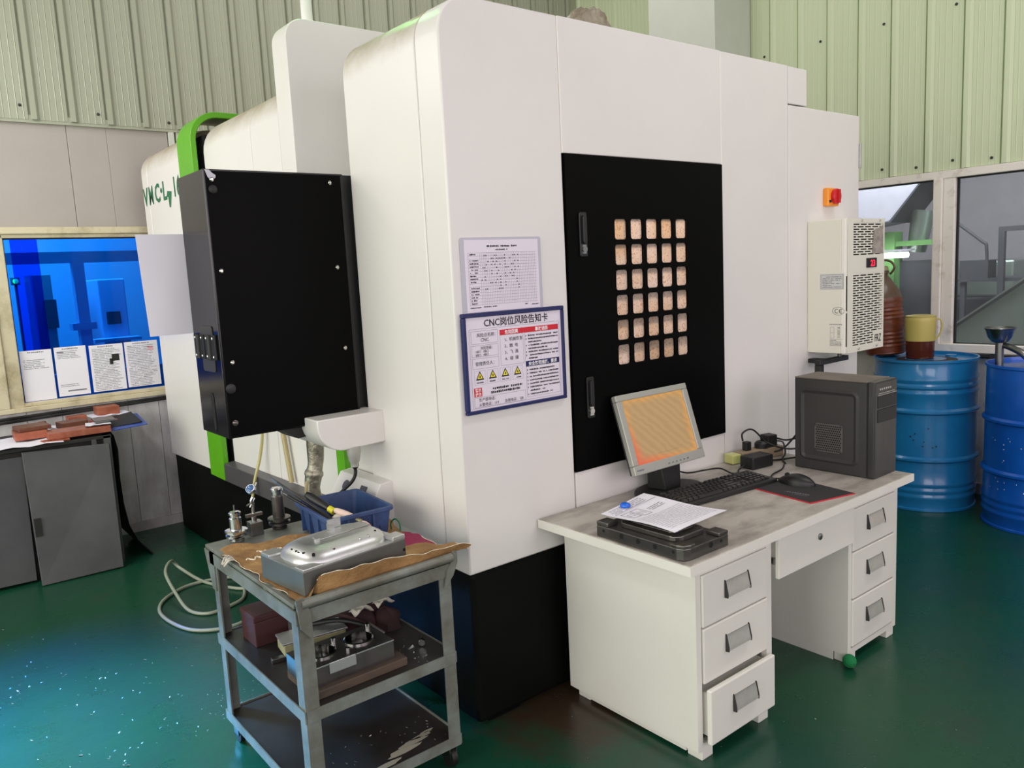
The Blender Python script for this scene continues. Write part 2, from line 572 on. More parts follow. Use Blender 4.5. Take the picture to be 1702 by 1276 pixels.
def rrect(x0, x1, z0, z1, r, n=4, corners=(1, 1, 1, 1)):
    # rounded outline; corners order: (x0,z0) (x1,z0) (x1,z1) (x0,z1)
    pts = []
    spec = [((x0 + r, z0 + r), PI, corners[0], (x0, z0)), ((x1 - r, z0 + r), 1.5 * PI, corners[1], (x1, z0)),
            ((x1 - r, z1 - r), 0, corners[2], (x1, z1)), ((x0 + r, z1 - r), 0.5 * PI, corners[3], (x0, z1))]
    for (cx, cz), a0, on, sharp in spec:
        if not on:
            pts.append(sharp)
            continue
        for i in range(n + 1):
            a = a0 + 0.5 * PI * i / n
            pts.append((cx + r * math.cos(a), cz + r * math.sin(a)))
    return pts

# ------------------------------------------------------------------ room shell
YW, XW = 5.517, 5.39

fl = solo('floor', MB().box(-4.5, XW, -3.5, YW, -0.08, 0.0), 'floor'); fl['kind'] = 'structure'
ce = solo('ceiling', MB().box(-4.5, XW, -3.5, YW, 4.75, 4.85), 'wall_beige'); ce['kind'] = 'structure'

def corrugated_profile(pitch):
    # (along, out) outline of one sheet: a flat with three fine beads, then a standing rib
    p = []
    flat = pitch - 0.055
    p.append((0, 0))
    for k in (0.16, 0.38, 0.62, 0.84):
        c = flat * k
        p += [(c - 0.0035, 0), (c, 0.0022), (c + 0.0035, 0)]
    p += [(flat - 0.004, 0), (flat - 0.003, -0.014), (flat + 0.010, -0.014), (flat + 0.012, 0.016), (flat + 0.038, 0.016), (flat + 0.053, 0.0), (pitch - 0.0008, 0)]  # groove beside the rib is added to make its dark shadow line
    return p

def corrugated_mesh(name, pitch, z0, z1, m, along, out):
    prof = corrugated_profile(pitch)
    along, out = Vector(along), Vector(out)
    mb = MB()
    vs = []
    for z in (z0, z1):
        for a, d in prof:
            vs.append(along * a + out * d + Vector((0, 0, z)))
    for z in (z0, z1):
        for a, d in prof:
            vs.append(along * a + out * (d - 0.003) + Vector((0, 0, z)))
    n = len(prof)
    fs = [(i, i + 1, n + i + 1, n + i) for i in range(n - 1)]
    fs += [(2 * n + i, 3 * n + i, 3 * n + i + 1, 2 * n + i + 1) for i in range(n - 1)]
    fs += [(i, 2 * n + i, 2 * n + i + 1, i + 1) for i in range(n - 1)]
    fs += [(n + i, n + i + 1, 3 * n + i + 1, 3 * n + i) for i in range(n - 1)]
    mb.add(vs, fs)
    return mb.mesh(name, m)

# --- end wall (behind the machine)
wb = structure('wall_back', (0, YW, 0))
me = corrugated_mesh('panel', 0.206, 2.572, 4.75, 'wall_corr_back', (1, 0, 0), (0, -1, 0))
x = 0.75 - 0.206 * 20 - 0.01
rivet_me = MB().lathe([(0.009, 0), (0.009, 0.004), (0.005, 0.008)], (0, 0, 0), 8, axis=(0, -1, 0)).mesh('rivet', 'rivet')
k = 0
while x < XW - 0.05:
    o = link('panel', me, wb)
    o.matrix_parent_inverse = Matrix()
    o.location = (x, -0.035, 0)
    if k % 2 == 0 and x > 0.2:
        r = link('rivet', rivet_me, wb)
        r.matrix_parent_inverse = Matrix()
        r.location = (x + 0.11, -0.036, 2.61 + 0.02 * (k % 3))
    x += 0.206
    k += 1
part('backing', MB().box(-4.5, XW, YW, YW + 0.06, 1.96, 4.75), 'wall_corr_back', wb)
for xa, xb in ((-4.5, -0.6203), (-0.619, -0.1953), (-0.194, 0.2297), (0.231, 0.6547), (0.656, 1.0787), (1.081, 1.2995), (1.3003, 1.662)):
    part('panel', MB().box(xa, xb, YW - 0.012, YW, 1.955, 2.60), 'wall_beige', wb, bevel=0.002, seg=1)
part('edge_strip', MB().box(1.668, 1.70, YW - 0.03, YW, 1.0, 2.568).box(1.715, 1.735, YW - 0.022, YW, 1.0, 2.568).box(1.75, 1.80, YW - 0.03, YW, 1.0, 2.568), 'column_white', wb)
part('flashing', MB().box(-4.5, 1.8, YW - 0.032, YW - 0.012, 2.555, 2.60), 'wall_corr_back', wb)
low = MB().box(0, 0.184, 0, 0.02, 0.062, 0.868).mesh('panel', 'wall_lower')
x = -0.63
while x < 1.95:
    o = link('panel', low, wb)
    o.matrix_parent_inverse = Matrix()
    o.location = (x, -0.02, 0)
    x += 0.187
part('lower_backing', MB().box(-4.5, 2.4, YW, YW + 0.05, 0, 0.87).box(1.5, XW, YW, YW + 0.05, 0.0, 2.0), 'wall_lower', wb)
bb = solo('baseboard_back', MB().box(-0.9, 2.0, YW - 0.035, YW - 0.02, 0, 0.062), 'wall_lower'); bb['kind'] = 'structure'

w1 = structure('window_1', (0.6, YW, 0.9))
def strip(mb, x0, x1, z0, z1, y0=YW - 0.05, y1=YW + 0.04):
    return mb.box(x0, x1, y0, y1, z0, z1)
part('head_frame', strip(MB(), -3.0, 1.56, 1.915, 1.955).box(-3.0, 1.56, YW - 0.035, YW + 0.03, 1.893, 1.915), 'frame_cream', w1, bevel=0.004)
part('sill_frame', strip(MB(), -3.0, 1.56, 0.872, 0.902).box(-3.0, 1.56, YW - 0.03, YW + 0.03, 0.902, 0.925), 'frame_cream', w1, bevel=0.004)
part('mullion', strip(MB(), 0.50, 0.60, 0.90, 1.915).box(0.60, 0.675, YW - 0.035, YW + 0.03, 0.90, 1.915), 'frame_cream', w1, bevel=0.006)
part('jamb', strip(MB(), 1.495, 1.56, 0.90, 1.915), 'frame_cream', w1, bevel=0.004)
part('pane', MB().box(0.675, 1.495, YW + 0.004, YW + 0.008, 0.925, 1.893), 'glass_blue', w1, label='blue filmed window pane')
part('pane', MB().box(-3.0, 0.50, YW + 0.004, YW + 0.008, 0.925, 1.893), 'glass_blue', w1, label='blue filmed window pane')
part('film_strip', MB().box(0.712, 0.852, YW + 0.001, YW + 0.0035, 0.926, 1.892), 'film_blue', w1, label='second layer of darker blue film')
part('gasket', MB().box(0.675, 1.495, YW - 0.002, YW + 0.01, 1.886, 1.894).box(0.675, 0.682, YW - 0.002, YW + 0.01, 0.925, 1.893), 'rubber', w1)

# the next bay, seen through the blue film
nb = structure('wall_beyond_window', (1.0, 6.6, 0))
part('rail', MB().box(-2.5, 2.6, 6.58, 6.64, 1.78, 1.86), 'far_white', nb)
part('post', MB().box(1.22, 1.295, 6.56, 6.66, 0.0, 1.80), 'far_white', nb)
part('post', MB().box(0.0, 0.07, 6.56, 6.66, 0.0, 1.80), 'far_white', nb)
part('rail', MB().box(-2.5, 2.6, 6.58, 6.64, 1.965, 2.1), 'far_white', nb)
part('rail', MB().box(1.17, 1.33, 6.54, 6.66, 1.29, 1.34), 'far_white', nb)
part('lower_wall', MB().box(-2.5, 2.6, 6.58, 6.64, 0.0, 0.98), 'far_wall', nb)
part('back_panel', MB().box(-3.2, 3.6, 8.4, 8.46, 0.0, 3.0), 'far_wall', nb)
part('upper_wall', MB().box(-2.5, 2.6, 6.58, 6.64, 2.1, 2.9), 'far_white', nb)
mc = thing('machine_cabinet', (1.55, 7.0, 0), 'pale machine cabinet in the next room seen through the blue window', 'machine')
part('body', MB().box(1.46, 1.66, 7.0, 7.5, 0.0, 1.66), 'far_white', mc, bevel=0.01)
part('panel', MB().box(1.50, 1.60, 6.985, 7.0, 1.30, 1.40), 'far_dark', mc)
part('tray', MB().box(1.36, 1.70, 6.82, 7.0, 1.17, 1.195), 'far_white', mc)
mg = thing('machine_column', (0.95, 7.2, 0), 'grey machine column beside the dark film strip in the blue window', 'machine')
part('body', MB().box(1.02, 1.16, 7.1, 7.4, 0.0, 1.72), 'far_metal', mg, bevel=0.01)
part('panel', MB().box(1.09, 1.17, 7.06, 7.1, 1.30, 1.52), 'far_dark', mg)
for zc, xc in ((1.63, 0.86), (1.68, 0.99)):  # glowing discs added for the green lamp's reflection in the glass
    lp = thing('green_glint', (xc, 7.6, zc), 'small green indicator lamp glowing %s through the blue window' % ('low' if zc < 1.65 else 'high'), 'lamp')
    part('lens', MB().lathe([(0.02, 0), (0.02, 0.02), (0.008, 0.035)], (xc, 7.62, zc), 12, axis=(0, -1, 0)), 'led_green', lp)
    part('holder', MB().box(xc - 0.03, xc + 0.03, 7.62, 7.66, zc - 0.03, zc + 0.03).box(xc - 0.01, xc + 0.01, 7.63, 7.65, 0, zc), 'far_dark', lp)
nl = area('next_bay_fill', (0.7, 7.0, 2.7), (0.9, 8.4, 1.2), 2.5, 0.5, 120, (1, 1, 1))  # added fill, hidden above the window, brightens the bay's back wall
area('next_bay_fill', (0.7, 5.85, 2.85), (0.7, 6.58, 1.6), 2.0, 0.2, 11, (1, 1, 1))  # added fill for the near faces of the far frames

# --- side wall (right)
wr = structure('wall_right', (XW, 0, 0))
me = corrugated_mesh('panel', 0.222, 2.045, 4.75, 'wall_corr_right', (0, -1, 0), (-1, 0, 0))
y = 3.45 + 0.222 * 10 - 0.004
k = 0
rivet_r = MB().lathe([(0.009, 0), (0.009, 0.004), (0.005, 0.008)], (0, 0, 0), 8, axis=(-1, 0, 0)).mesh('rivet', 'rivet')
while y > -3.4:
    o = link('panel', me, wr)
    o.matrix_parent_inverse = Matrix()
    o.location = (-0.02, y, 0)
    if 0.5 < y < 4:
        for zz in ((2.10, 3.02) if k % 2 else (2.085,)):
            r = link('rivet', rivet_r, wr)
            r.matrix_parent_inverse = Matrix()
            r.location = (-0.021, y - 0.12, zz)
    y -= 0.222
    k += 1
part('backing', MB().box(XW, XW + 0.06, -3.5, YW, 2.03, 4.75), 'wall_corr_right', wr)
part('lower_panel', MB().box(XW, XW + 0.05, -3.5, YW, 0, 0.93), 'frame_white', wr)
part('solid_panel', MB().box(XW, XW + 0.05, 2.95, YW, 0.93, 2.04), 'frame_white', wr)
br = solo('baseboard_right', MB().box(XW - 0.02, XW, -3.5, 4.0, 0, 0.07), 'wall_lower'); br['kind'] = 'structure'
w2 = structure('window_2', (XW, 2.2, 0.95))
part('head_frame', MB().box(XW - 0.04, XW + 0.05, -3.0, 2.95, 1.993, 2.042), 'frame_white', w2, bevel=0.004)
part('sill_frame', MB().box(XW - 0.05, XW + 0.05, -3.0, 2.95, 0.905, 0.958), 'frame_white', w2, bevel=0.004)
part('mullion', MB().box(XW - 0.05, XW + 0.04, 2.262, 2.318, 0.955, 1.995).box(XW - 0.035, XW + 0.04, 2.19, 2.262, 0.955, 1.995), 'frame_white', w2, bevel=0.006)
part('gasket', MB().box(XW - 0.01, XW + 0.02, 2.318, 2.95, 1.985, 1.995).box(XW - 0.01, XW + 0.02, -3, 2.19, 1.985, 1.995).box(XW - 0.01, XW + 0.02, 2.183, 2.19, 0.955, 1.99).box(XW - 0.012, XW + 0.02, -3, 2.19, 0.953, 0.962), 'rubber', w2)
part('pane', MB().box(XW + 0.004, XW + 0.008, 2.318, 2.95, 0.958, 1.99), 'glass_clear', w2, label='dusty clear window pane')
part('pane', MB().box(XW + 0.004, XW + 0.008, -1.0, 2.19, 0.958, 1.99), 'glass_clear', w2, label='dusty clear window pane')
# corner column
cl = solo('wall_corner_column', MB().box(4.93, XW - 0.03, 3.66, 4.27, 0, 4.75), 'column_white', bevel=0.006); cl['kind'] = 'structure'

# the bay behind the side windows
nr = structure('wall_beyond_side_window', (9, 2, 0))
part('back_panel', MB().box(8.9, 8.96, -2.5, 5.6, 0, 3.4), 'far_wall', nr)
fs_ = solo('floor_beyond_side_window', MB().box(5.45, 8.9, -2.5, 5.6, -0.06, 0.0), 'far_wall'); fs_['kind'] = 'structure'
area('side_bay_fill', (5.75, 2.4, 3.0), (7.4, 2.4, 1.3), 3.0, 0.4, 125, (0.96, 0.95, 1.0))  # added fill above the window view, lights faces turned to the camera

hd = thing('machine_hood', (6.6, 3.2, 1.7), 'white sloping machine hood behind the window beside the cabinet', 'machine')
part('canopy', MB().prism([(3.75, 2.10), (2.90, 2.10), (3.15, 1.80), (3.75, 1.72)], 'x', 6.5, 6.9), 'far_white', hd, bevel=0.01)
part('edge_trim', MB().prism([(2.885, 2.10), (2.90, 2.10), (3.15, 1.80), (3.135, 1.79)], 'x', 6.48, 6.9), 'far_dark', hd)
part('duct', MB().cyl((6.75, 3.05, 1.55), (6.75, 3.0, 1.88), 0.07, 0.09), 'far_metal', hd, smooth=40)
gp = thing('green_post_machine', (6.6, 3.2, 0), 'tall green machine post behind the left dusty pane', 'machine')
part('post', MB().box(6.6, 6.75, 3.16, 3.26, 0, 1.72), 'far_green', gp, bevel=0.006)
part('cross_rail', MB().box(6.62, 6.72, 2.84, 3.16, 1.60, 1.64), 'far_green', gp)
part('post', MB().box(6.62, 6.72, 2.76, 2.84, 0, 1.64), 'far_green', gp)
part('screen', MB().box(6.70, 6.73, 2.84, 3.16, 0.2, 1.48), 'far_dark', gp)
tb = thing('fluorescent_lamp', (6.45, 3.1, 1.5), 'bright white tube lamp glowing behind the brown jug', 'lamp')
part('tube', MB().cyl((6.45, 2.98, 1.53), (6.45, 3.28, 1.53), 0.022), 'lamp_glow', tb, smooth=40)
part('reflector', MB().box(6.44, 6.50, 2.95, 3.30, 1.56, 1.575).box(6.46, 6.48, 3.28, 3.30, 0, 1.56), 'far_white', tb)
ft = thing('far_table', (6.7, 2.3, 0), 'dark steel work table seen through the big dusty pane', 'table')
part('tabletop', MB().box(6.6, 7.1, 1.9, 2.70, 1.30, 1.325), 'far_dark', ft)
for yy in (1.95, 2.62):
    part('leg', MB().box(6.62, 6.66, yy, yy + 0.035, 0, 1.30), 'far_dark', ft)
sb = thing('tube_stand', (6.9, 2.1, 0), 'dark square tube stand beside the far table', 'stand')
part('upright', MB().box(6.55, 6.59, 2.33, 2.37, 0, 1.70), 'far_dark', sb)
part('top_bar', MB().box(6.55, 6.59, 1.5, 2.33, 1.665, 1.70), 'far_dark', sb)
st = thing('desk_lamp_arm', (6.7, 2.6, 1.325), 'thin angled lamp arm on the far table', 'lamp')
part('arm', MB().tube([(6.66, 2.70, 1.75), (6.66, 2.52, 1.60), (6.66, 2.49, 1.56), (6.66, 2.48, 1.33)], 0.012, 8, smooth=4), 'far_dark', st, smooth=50)
part('base_box', MB().box(6.62, 6.78, 2.46, 2.66, 1.325, 1.46), 'far_dark', st)
ch = thing('sheet_metal_chute', (6.5, 2.3, 0), 'sloping grey sheet metal chute under the far table', 'chute')
part('plate', MB().hexa([(6.1, 2.56, 0.95), (6.45, 2.56, 0.95), (6.45, 1.5, 1.72), (6.1, 1.5, 1.72), (6.1, 2.56, 0.965), (6.45, 2.56, 0.965), (6.45, 1.5, 1.735), (6.1, 1.5, 1.735)]), 'far_metal', ch)
part('skirt', MB().prism([(2.56, 0.0), (1.5, 0.0), (1.5, 1.70), (2.56, 0.93)], 'x', 6.12, 6.14), 'far_metal', ch)
fb = thing('far_machine_bed', (7.4, 2.9, 0), 'low dark machine bed behind the far chute', 'machine')
part('bed', MB().box(7.2, 8.0, 2.0, 3.6, 0, 1.15), 'far_dark', fb, bevel=0.02)
part('cover', MB().box(7.25, 7.9, 2.5, 3.5, 1.15, 1.45), 'far_metal', fb, bevel=0.02)

# ------------------------------------------------------------------ the machining centre
XL, YF = 1.45, 2.085
mach = thing('machining_center', (2.7, 3.7, 0), 'big white enclosed milling machine with black base and green bands', 'machine')

def top_profile(xl, xr, z0, z1, r, n=8):
    pts = [(xl, z0)]
    for i in range(n + 1):
        a = PI - 0.5 * PI * i / n
        pts.append((xl + r + r * math.cos(a), z1 - r + r * math.sin(a)))
    return pts + [(xr, z1), (xr, z0)]
part('base', MB().hexa([(1.462, 2.095, 0.02), (3.965, 2.095, 0.02), (3.965, 5.38, 0.0), (1.462, 5.38, 0.0),
                        (1.462, 2.095, 0.556), (3.965, 2.095, 0.556), (3.965, 5.38, 0.50), (1.462, 5.38, 0.50)]), 'black_base', mach, bevel=0.015, label='black lower base of the machine')
part('leveling_foot', MB().box(1.52, 1.66, 2.12, 2.26, 0, 0.02), 'black_base', mach)
part('leveling_foot', MB().box(3.7, 3.85, 2.12, 2.26, 0, 0.02), 'black_base', mach)
part('corner_panel', MB().prism(top_profile(XL, 1.941, 0.559, 2.402, 0.12), 'y', YF, 2.218), 'white_paint', mach, bevel=0.006, smooth=35)
part('side_panel', MB().prism(top_profile(XL, 1.94, 0.557, 2.402, 0.12), 'y', 2.2215, 2.70), 'white_paint_grimy', mach, bevel=0.004, smooth=35)
part('roof_panel', MB().box(1.945, 3.33, 2.205, 2.70, 2.37, 2.40), 'white_paint', mach)
part('door_header', MB().box(1.945, 2.839, YF, 2.2, 1.95, 2.402), 'white_paint', mach, bevel=0.003)
part('door_sill', MB().box(1.945, 2.839, YF, 2.2, 0.559, 0.812), 'white_paint', mach, bevel=0.003)
part('rear_panel', MB().box(2.843, 3.334, YF, 2.2, 0.559, 2.400), 'white_paint', mach, bevel=0.003)
part('top_block', MB().box(3.338, 3.490, YF, 2.70, 2.237, 2.398), 'white_paint', mach, bevel=0.003)
cabp = part('electrical_cabinet', MB().box(3.338, 3.972, YF, 2.70, 0.559, 2.232), 'white_paint', mach, bevel=0.005)
part('cabinet_door_edge', MB().box(3.955, 3.985, YF + 0.012, 2.69, 0.58, 2.222), 'white_seal', cabp)
part('hinge', MB().cyl((3.975, YF - 0.002, 1.98), (3.975, YF - 0.002, 2.10), 0.006), 'steel', cabp)
part('seam_strip', MB().box(1.9405, 1.9455, YF + 0.001, 2.1, 1.95, 2.40), 'white_seal', mach)
part('seam_strip', MB().box(2.8388, 2.8436, YF + 0.001, 2.1, 1.95, 2.40), 'white_seal', mach)
# interior body that closes the enclosure
part('rear_body', MB().box(1.95, 3.95, 2.705, 5.36, 0.50, 2.0), 'white_paint', mach)

# service door with its thirty rounded windows
DX0, DX1, DZ0, DZ1 = 1.947, 2.837, 0.815, 1.947
cols = [2.186 + 0.0868 * i for i in range(5)]
rows = [1.7255 - 0.0935 * i for i in range(6)]
cw, chh = 0.0685, 0.075
door = MB()
yd, ydb = YF - 0.006, YF + 0.02
xs = [DX0] + sum([[c, c + cw] for c in cols], []) + [DX1]
zs = [DZ0] + sum([[r - chh, r] for r in rows[::-1]], []) + [DZ1]
for i in range(len(xs) - 1):
    for j in range(len(zs) - 1):
        hole = (i % 2 == 1) and (j % 2 == 1)
        if not hole:
            door.box(xs[i], xs[i + 1], yd, ydb, zs[j], zs[j + 1])
        else:
            # rounded corner fillets of a window opening
            r = 0.011
            for (cx, cz, sx, sz) in ((xs[i], zs[j], 1, 1), (xs[i + 1], zs[j], -1, 1), (xs[i], zs[j + 1], 1, -1), (xs[i + 1], zs[j + 1], -1, -1)):
                poly = [(cx, cz)]
                for q in range(5):
                    a = 0.5 * PI * q / 4
                    poly.append((cx + sx * (r - r * math.sin(a)), cz + sz * (r - r * math.cos(a))))
                door.prism(poly, 'y', yd, ydb)
dp = part('service_door', door, 'black_door', mach, label='black service door with a grid of small windows')

def pane_material():
    m = bpy.data.materials.new('oily_pane')
    m.use_nodes = True
    nt = m.node_tree
    b = nt.nodes['Principled BSDF']
    b.inputs['Roughness'].default_value = 0.35
    tc = nt.nodes.new('ShaderNodeTexCoord')
    n1 = nt.nodes.new('ShaderNodeTexNoise'); n1.inputs['Scale'].default_value = 150; n1.inputs['Detail'].default_value = 4
    n2 = nt.nodes.new('ShaderNodeTexNoise'); n2.inputs['Scale'].default_value = 6; n2.inputs['Detail'].default_value = 4
    nt.links.new(tc.outputs['Object'], n1.inputs['Vector'])
    nt.links.new(tc.outputs['Object'], n2.inputs['Vector'])
    r = nt.nodes.new('ShaderNodeValToRGB')
    r.color_ramp.elements[0].position = 0.30; r.color_ramp.elements[0].color = lin((196, 162, 130))
    r.color_ramp.elements[1].position = 0.46; r.color_ramp.elements[1].color = lin((246, 236, 222))
    nt.links.new(n1.outputs['Fac'], r.inputs[0])
    mx = nt.nodes.new('ShaderNodeMixRGB')
    mx.blend_type = 'MULTIPLY'
    mx.inputs[0].default_value = 0.6
    r2 = nt.nodes.new('ShaderNodeValToRGB')
    r2.color_ramp.elements[0].position = 0.35; r2.color_ramp.elements[0].color = lin((216, 190, 160))
    r2.color_ramp.elements[1].position = 0.65; r2.color_ramp.elements[1].color = lin((255, 246, 250))
    nt.links.new(n2.outputs['Fac'], r2.inputs[0])
    nt.links.new(r.outputs[0], mx.inputs[1])
    nt.links.new(r2.outputs[0], mx.inputs[2])
    nt.links.new(mx.outputs[0], b.inputs['Base Color'])
    tl = nt.nodes.new('ShaderNodeBsdfTranslucent')
    nt.links.new(mx.outputs[0], tl.inputs[0])
    ms = nt.nodes.new('ShaderNodeMixShader')
    ms.inputs[0].default_value = 0.62
    out = nt.nodes['Material Output']
    nt.links.new(b.outputs[0], ms.inputs[1])
    nt.links.new(tl.outputs[0], ms.inputs[2])
    nt.links.new(ms.outputs[0], out.inputs[0])
    return m
M['oily_pane'] = pane_material()
for c in cols:
    for r in rows:
        part('pane', MB().prism(rrect(c - 0.001, c + cw + 0.001, r - chh - 0.001, r + 0.001, 0.0125, 3), 'y', YF + 0.004, YF + 0.0065), 'oily_pane', dp)
# the lit work area behind the little windows
part('inner_liner', MB().box(2.10, 2.70, 2.60, 2.62, 1.0, 1.9).box(2.08, 2.10, 2.11, 2.62, 1.0, 1.9).box(2.70, 2.72, 2.11, 2.62, 1.0, 1.9).box(2.08, 2.72, 2.11, 2.62, 0.98, 1.0).box(2.08, 2.72, 2.11, 2.62, 1.9, 1.92), 'case_gray', mach)
area('assumed_work_lamp', (2.38, 2.34, 1.87), (2.38, 2.10, 1.55), 0.45, 0.06, 15.0, (1.0, 0.95, 0.92))  # assumed lamp inside the enclosure, lights the panes from behind

def door_handle(x0, z0, z1):
    h = part('door_handle', MB().prism(rrect(x0, x0 + 0.035, z0, z1, 0.004, 2), 'y', YF - 0.012, YF - 0.005), 'black_plastic', dp, bevel=0.002)
    return h
for xa, za, zb in ((2.005, 1.592, 1.748), (2.012, 1.006, 1.158)):
    h = part('door_handle', MB().prism(rrect(xa - 0.004, xa + 0.032, za, zb, 0.006, 3), 'y', YF - 0.013, YF - 0.0055)
             .prism(rrect(xa + 0.004, xa + 0.022, za + 0.045, zb - 0.012, 0.008, 4), 'y', YF - 0.024, YF - 0.012), 'black_plastic', dp, bevel=0.002)
    part('lock', MB().cyl((xa + 0.013, YF - 0.020, za + 0.026), (xa + 0.013, YF - 0.013, za + 0.026), 0.011, n=16)
         .box(xa + 0.004, xa + 0.022, YF - 0.017, YF - 0.012, za + 0.010, za + 0.042), 'chrome', dp, smooth=40, label='chrome push lock')

# rotary switch on the electrical cabinet
sw = part('rotary_switch', MB().box(3.632, 3.732, YF - 0.028, YF + 0.001, 1.787, 1.872), 'orange', mach, bevel=0.006, label='orange and red rotary main switch')
part('knob', MB().lathe([(0.036, 0), (0.036, 0.014), (0.030, 0.018)], (3.690, YF - 0.028, 1.832), 24, axis=(0, -1, 0))
 .box(3.683, 3.697, YF - 0.056, YF - 0.0462, 1.800, 1.864), 'red_knob', sw, smooth=40)
part('plate', MB().box(3.640, 3.658, YF - 0.030, YF - 0.028, 1.803, 1.815), 'print_black', sw)

# far half of the front: door, end housing, tall column, green bands, ledge
def front_panel(name, y0, y1, zlo0, zlo1, z1, r, xl=XL, lab=None):
    prof = top_profile(xl, xl + 1.2, 0.55, z1, r)
    mb = MB()
    n = len(prof)
    def low(p, z): return (p[0], z if p[1] == 0.55 else p[1])
    vs = [(low(p, zlo0)[0], y0, low(p, zlo0)[1]) for p in prof] + [(low(p, zlo1)[0], y1, low(p, zlo1)[1]) for p in prof]
    fs = [tuple(range(n))[::-1], tuple(range(n, 2 * n))] + [(i, (i + 1) % n, n + (i + 1) % n, n + i) for i in range(n)]
    mb.add(vs, fs)
    return part(name, mb, 'white_paint_grimy', mach, bevel=0.003, smooth=35, label=lab)
front_panel('sliding_door', 3.322, 3.634, 0.535, 0.528, 2.40, 0.16, XL + 0.012)
front_panel('sliding_door', 3.640, 4.27, 0.528, 0.515, 2.40, 0.16, XL + 0.012)
part('lower_front_panel', MB().hexa([(1.462, 2.704, 0.548), (2.0, 2.704, 0.548), (2.0, 3.32, 0.535), (1.462, 3.32, 0.535),
                                     (1.462, 2.704, 1.30), (2.0, 2.704, 1.30), (2.0, 3.32, 1.98), (1.462, 3.32, 1.98)]), 'white_paint', mach, bevel=0.003)
front_panel('end_panel', 4.515, 5.28, 0.510, 0.496, 2.40, 0.13)
front_panel('end_panel', 5.284, 5.40, 0.496, 0.493, 2.40, 0.13)
tc = part('head_column', MB().prism(top_profile(1.462, 2.6, 1.90, 2.62, 0.085), 'y', 3.18, 3.318), 'white_paint', mach, bevel=0.004, smooth=35)
def band(y0, y1, xo, ztop, zlo, xr, th=0.03):
    path = [(xo, zlo)]
    r = 0.15
    for i in range(9):
        a = PI - 0.5 * PI * i / 8
        path.append((xo + r + r * math.cos(a), ztop - r + r * math.sin(a)))
    path.append((xr, ztop))
    inner = [(xr, ztop - th)]
    for i in range(9):
        a = 0.5 * PI + 0.5 * PI * i / 8
        inner.append((xo + r + (r - th) * math.cos(a), ztop - r + (r - th) * math.sin(a)))
    inner.append((xo + th, zlo))
    mb = MB()
    poly = path + inner
    n = len(poly)
    m = len(path)
    vs = [(p[0], y0, p[1]) for p in poly] + [(p[0], y1, p[1]) for p in poly]
    fs = []
    for i in range(m - 1):
        a, b, c, d = i, i + 1, n - 2 - i, n - 1 - i
        fs += [(a, b, c, d), (n + a, n + d, n + c, n + b)]
    fs += [(i, (i + 1) % n, n + (i + 1) % n, n + i) for i in range(n)]
    return mb.add(vs, fs)
part('green_band', band(4.285, 4.510, 1.405, 2.452, 0.51, 2.2), 'green_paint', mach, bevel=0.003, smooth=35, label='bright green band arching over the front edge')
part('green_trim', MB().box(1.43, 1.466, 2.895, 2.965, 0.545, 1.10), 'green_paint', mach, bevel=0.003, label='bright green upright strip beside the swarf tray')
part('band_gap', MB().box(1.47, 2.0, 4.272, 4.513, 0.52, 2.33), 'dark_gap', mach)
part('ledge', MB().hexa([(1.405, 2.76, 0.535), (1.475, 2.76, 0.535), (1.475, 4.28, 0.510), (1.405, 4.28, 0.510),
                         (1.405, 2.76, 0.632), (1.475, 2.76, 0.640), (1.475, 4.28, 0.614), (1.405, 4.28, 0.606)]), 'ledge_gray', mach, bevel=0.003, label='grey metal ledge under the doors')
# console with two sockets, arm, conduit
con = part('socket_console', MB().prism([(1.452, 0.58), (1.34, 0.58), (1.335, 0.70), (1.40, 0.80), (1.452, 0.805)], 'y', 2.555, 2.875), 'white_paint', mach, bevel=0.003)
def on_slope(t, y, off):
    a, b = Vector((1.335, 0, 0.70)), Vector((1.40, 0, 0.80))
    p = a.lerp(b, t)
    nrm = Vector((-(b - a).z, 0, (b - a).x)).normalized()
    return Vector((p.x, y, p.z)) + nrm * off
u0 = on_slope(0.62, 2.785, 0.0005); u1 = on_slope(0.62, 2.785, 0.004)
part('socket', MB().cyl(u0, u1, 0.020, n=20), 'ledge_gray', con, smooth=40)
q = [on_slope(t, y, 0.001) for t, y in ((0.40, 2.672), (0.40, 2.628), (0.78, 2.628), (0.78, 2.672))]
q2 = [on_slope(t, y, 0.004) for t, y in ((0.40, 2.672), (0.40, 2.628), (0.78, 2.628), (0.78, 2.672))]
part('socket', MB().hexa(q + q2), 'ledge_gray', con)
arm_prof = [(1.452, 1.068), (1.452, 0.950)]
for i in range(9):
    a = 1.5 * PI - 0.5 * PI * i / 8
    arm_prof.append((1.285 + 0.10 * math.cos(a), 1.045 + 0.10 * math.sin(a)))
arm_prof += [(1.185, 1.068)]
arm = part('pendant_arm', MB().prism(arm_prof, 'y', 2.585, 2.84), 'white_paint', mach, bevel=0.004, smooth=35)
part('arm_wedge', MB().prism([(1.10, 1.038), (1.24, 1.038), (1.24, 1.0), (1.17, 0.99)], 'y', 2.72, 2.86), 'black_plastic', arm)
cd = part('conduit', MB().tube([(1.250, 2.76, 0.97), (1.247, 2.76, 0.89), (1.238, 2.765, 0.84), (1.230, 2.77, 0.79), (1.230, 2.77, 0.74), (1.232, 2.77, 0.68), (1.232, 2.775, 0.60)],
              lambda t: 0.030 + 0.0016 * math.sin(t * 21) + (0.004 if 0.30 < t < 0.36 else 0), 16), 'foil', mach, smooth=60, label='foil wrapped flexible conduit')
part('cable_tie', MB().tube([(1.20, 2.745, 0.735), (1.19, 2.74, 0.78), (1.197, 2.742, 0.82)], 0.006, 6), 'hose_tan', cd)
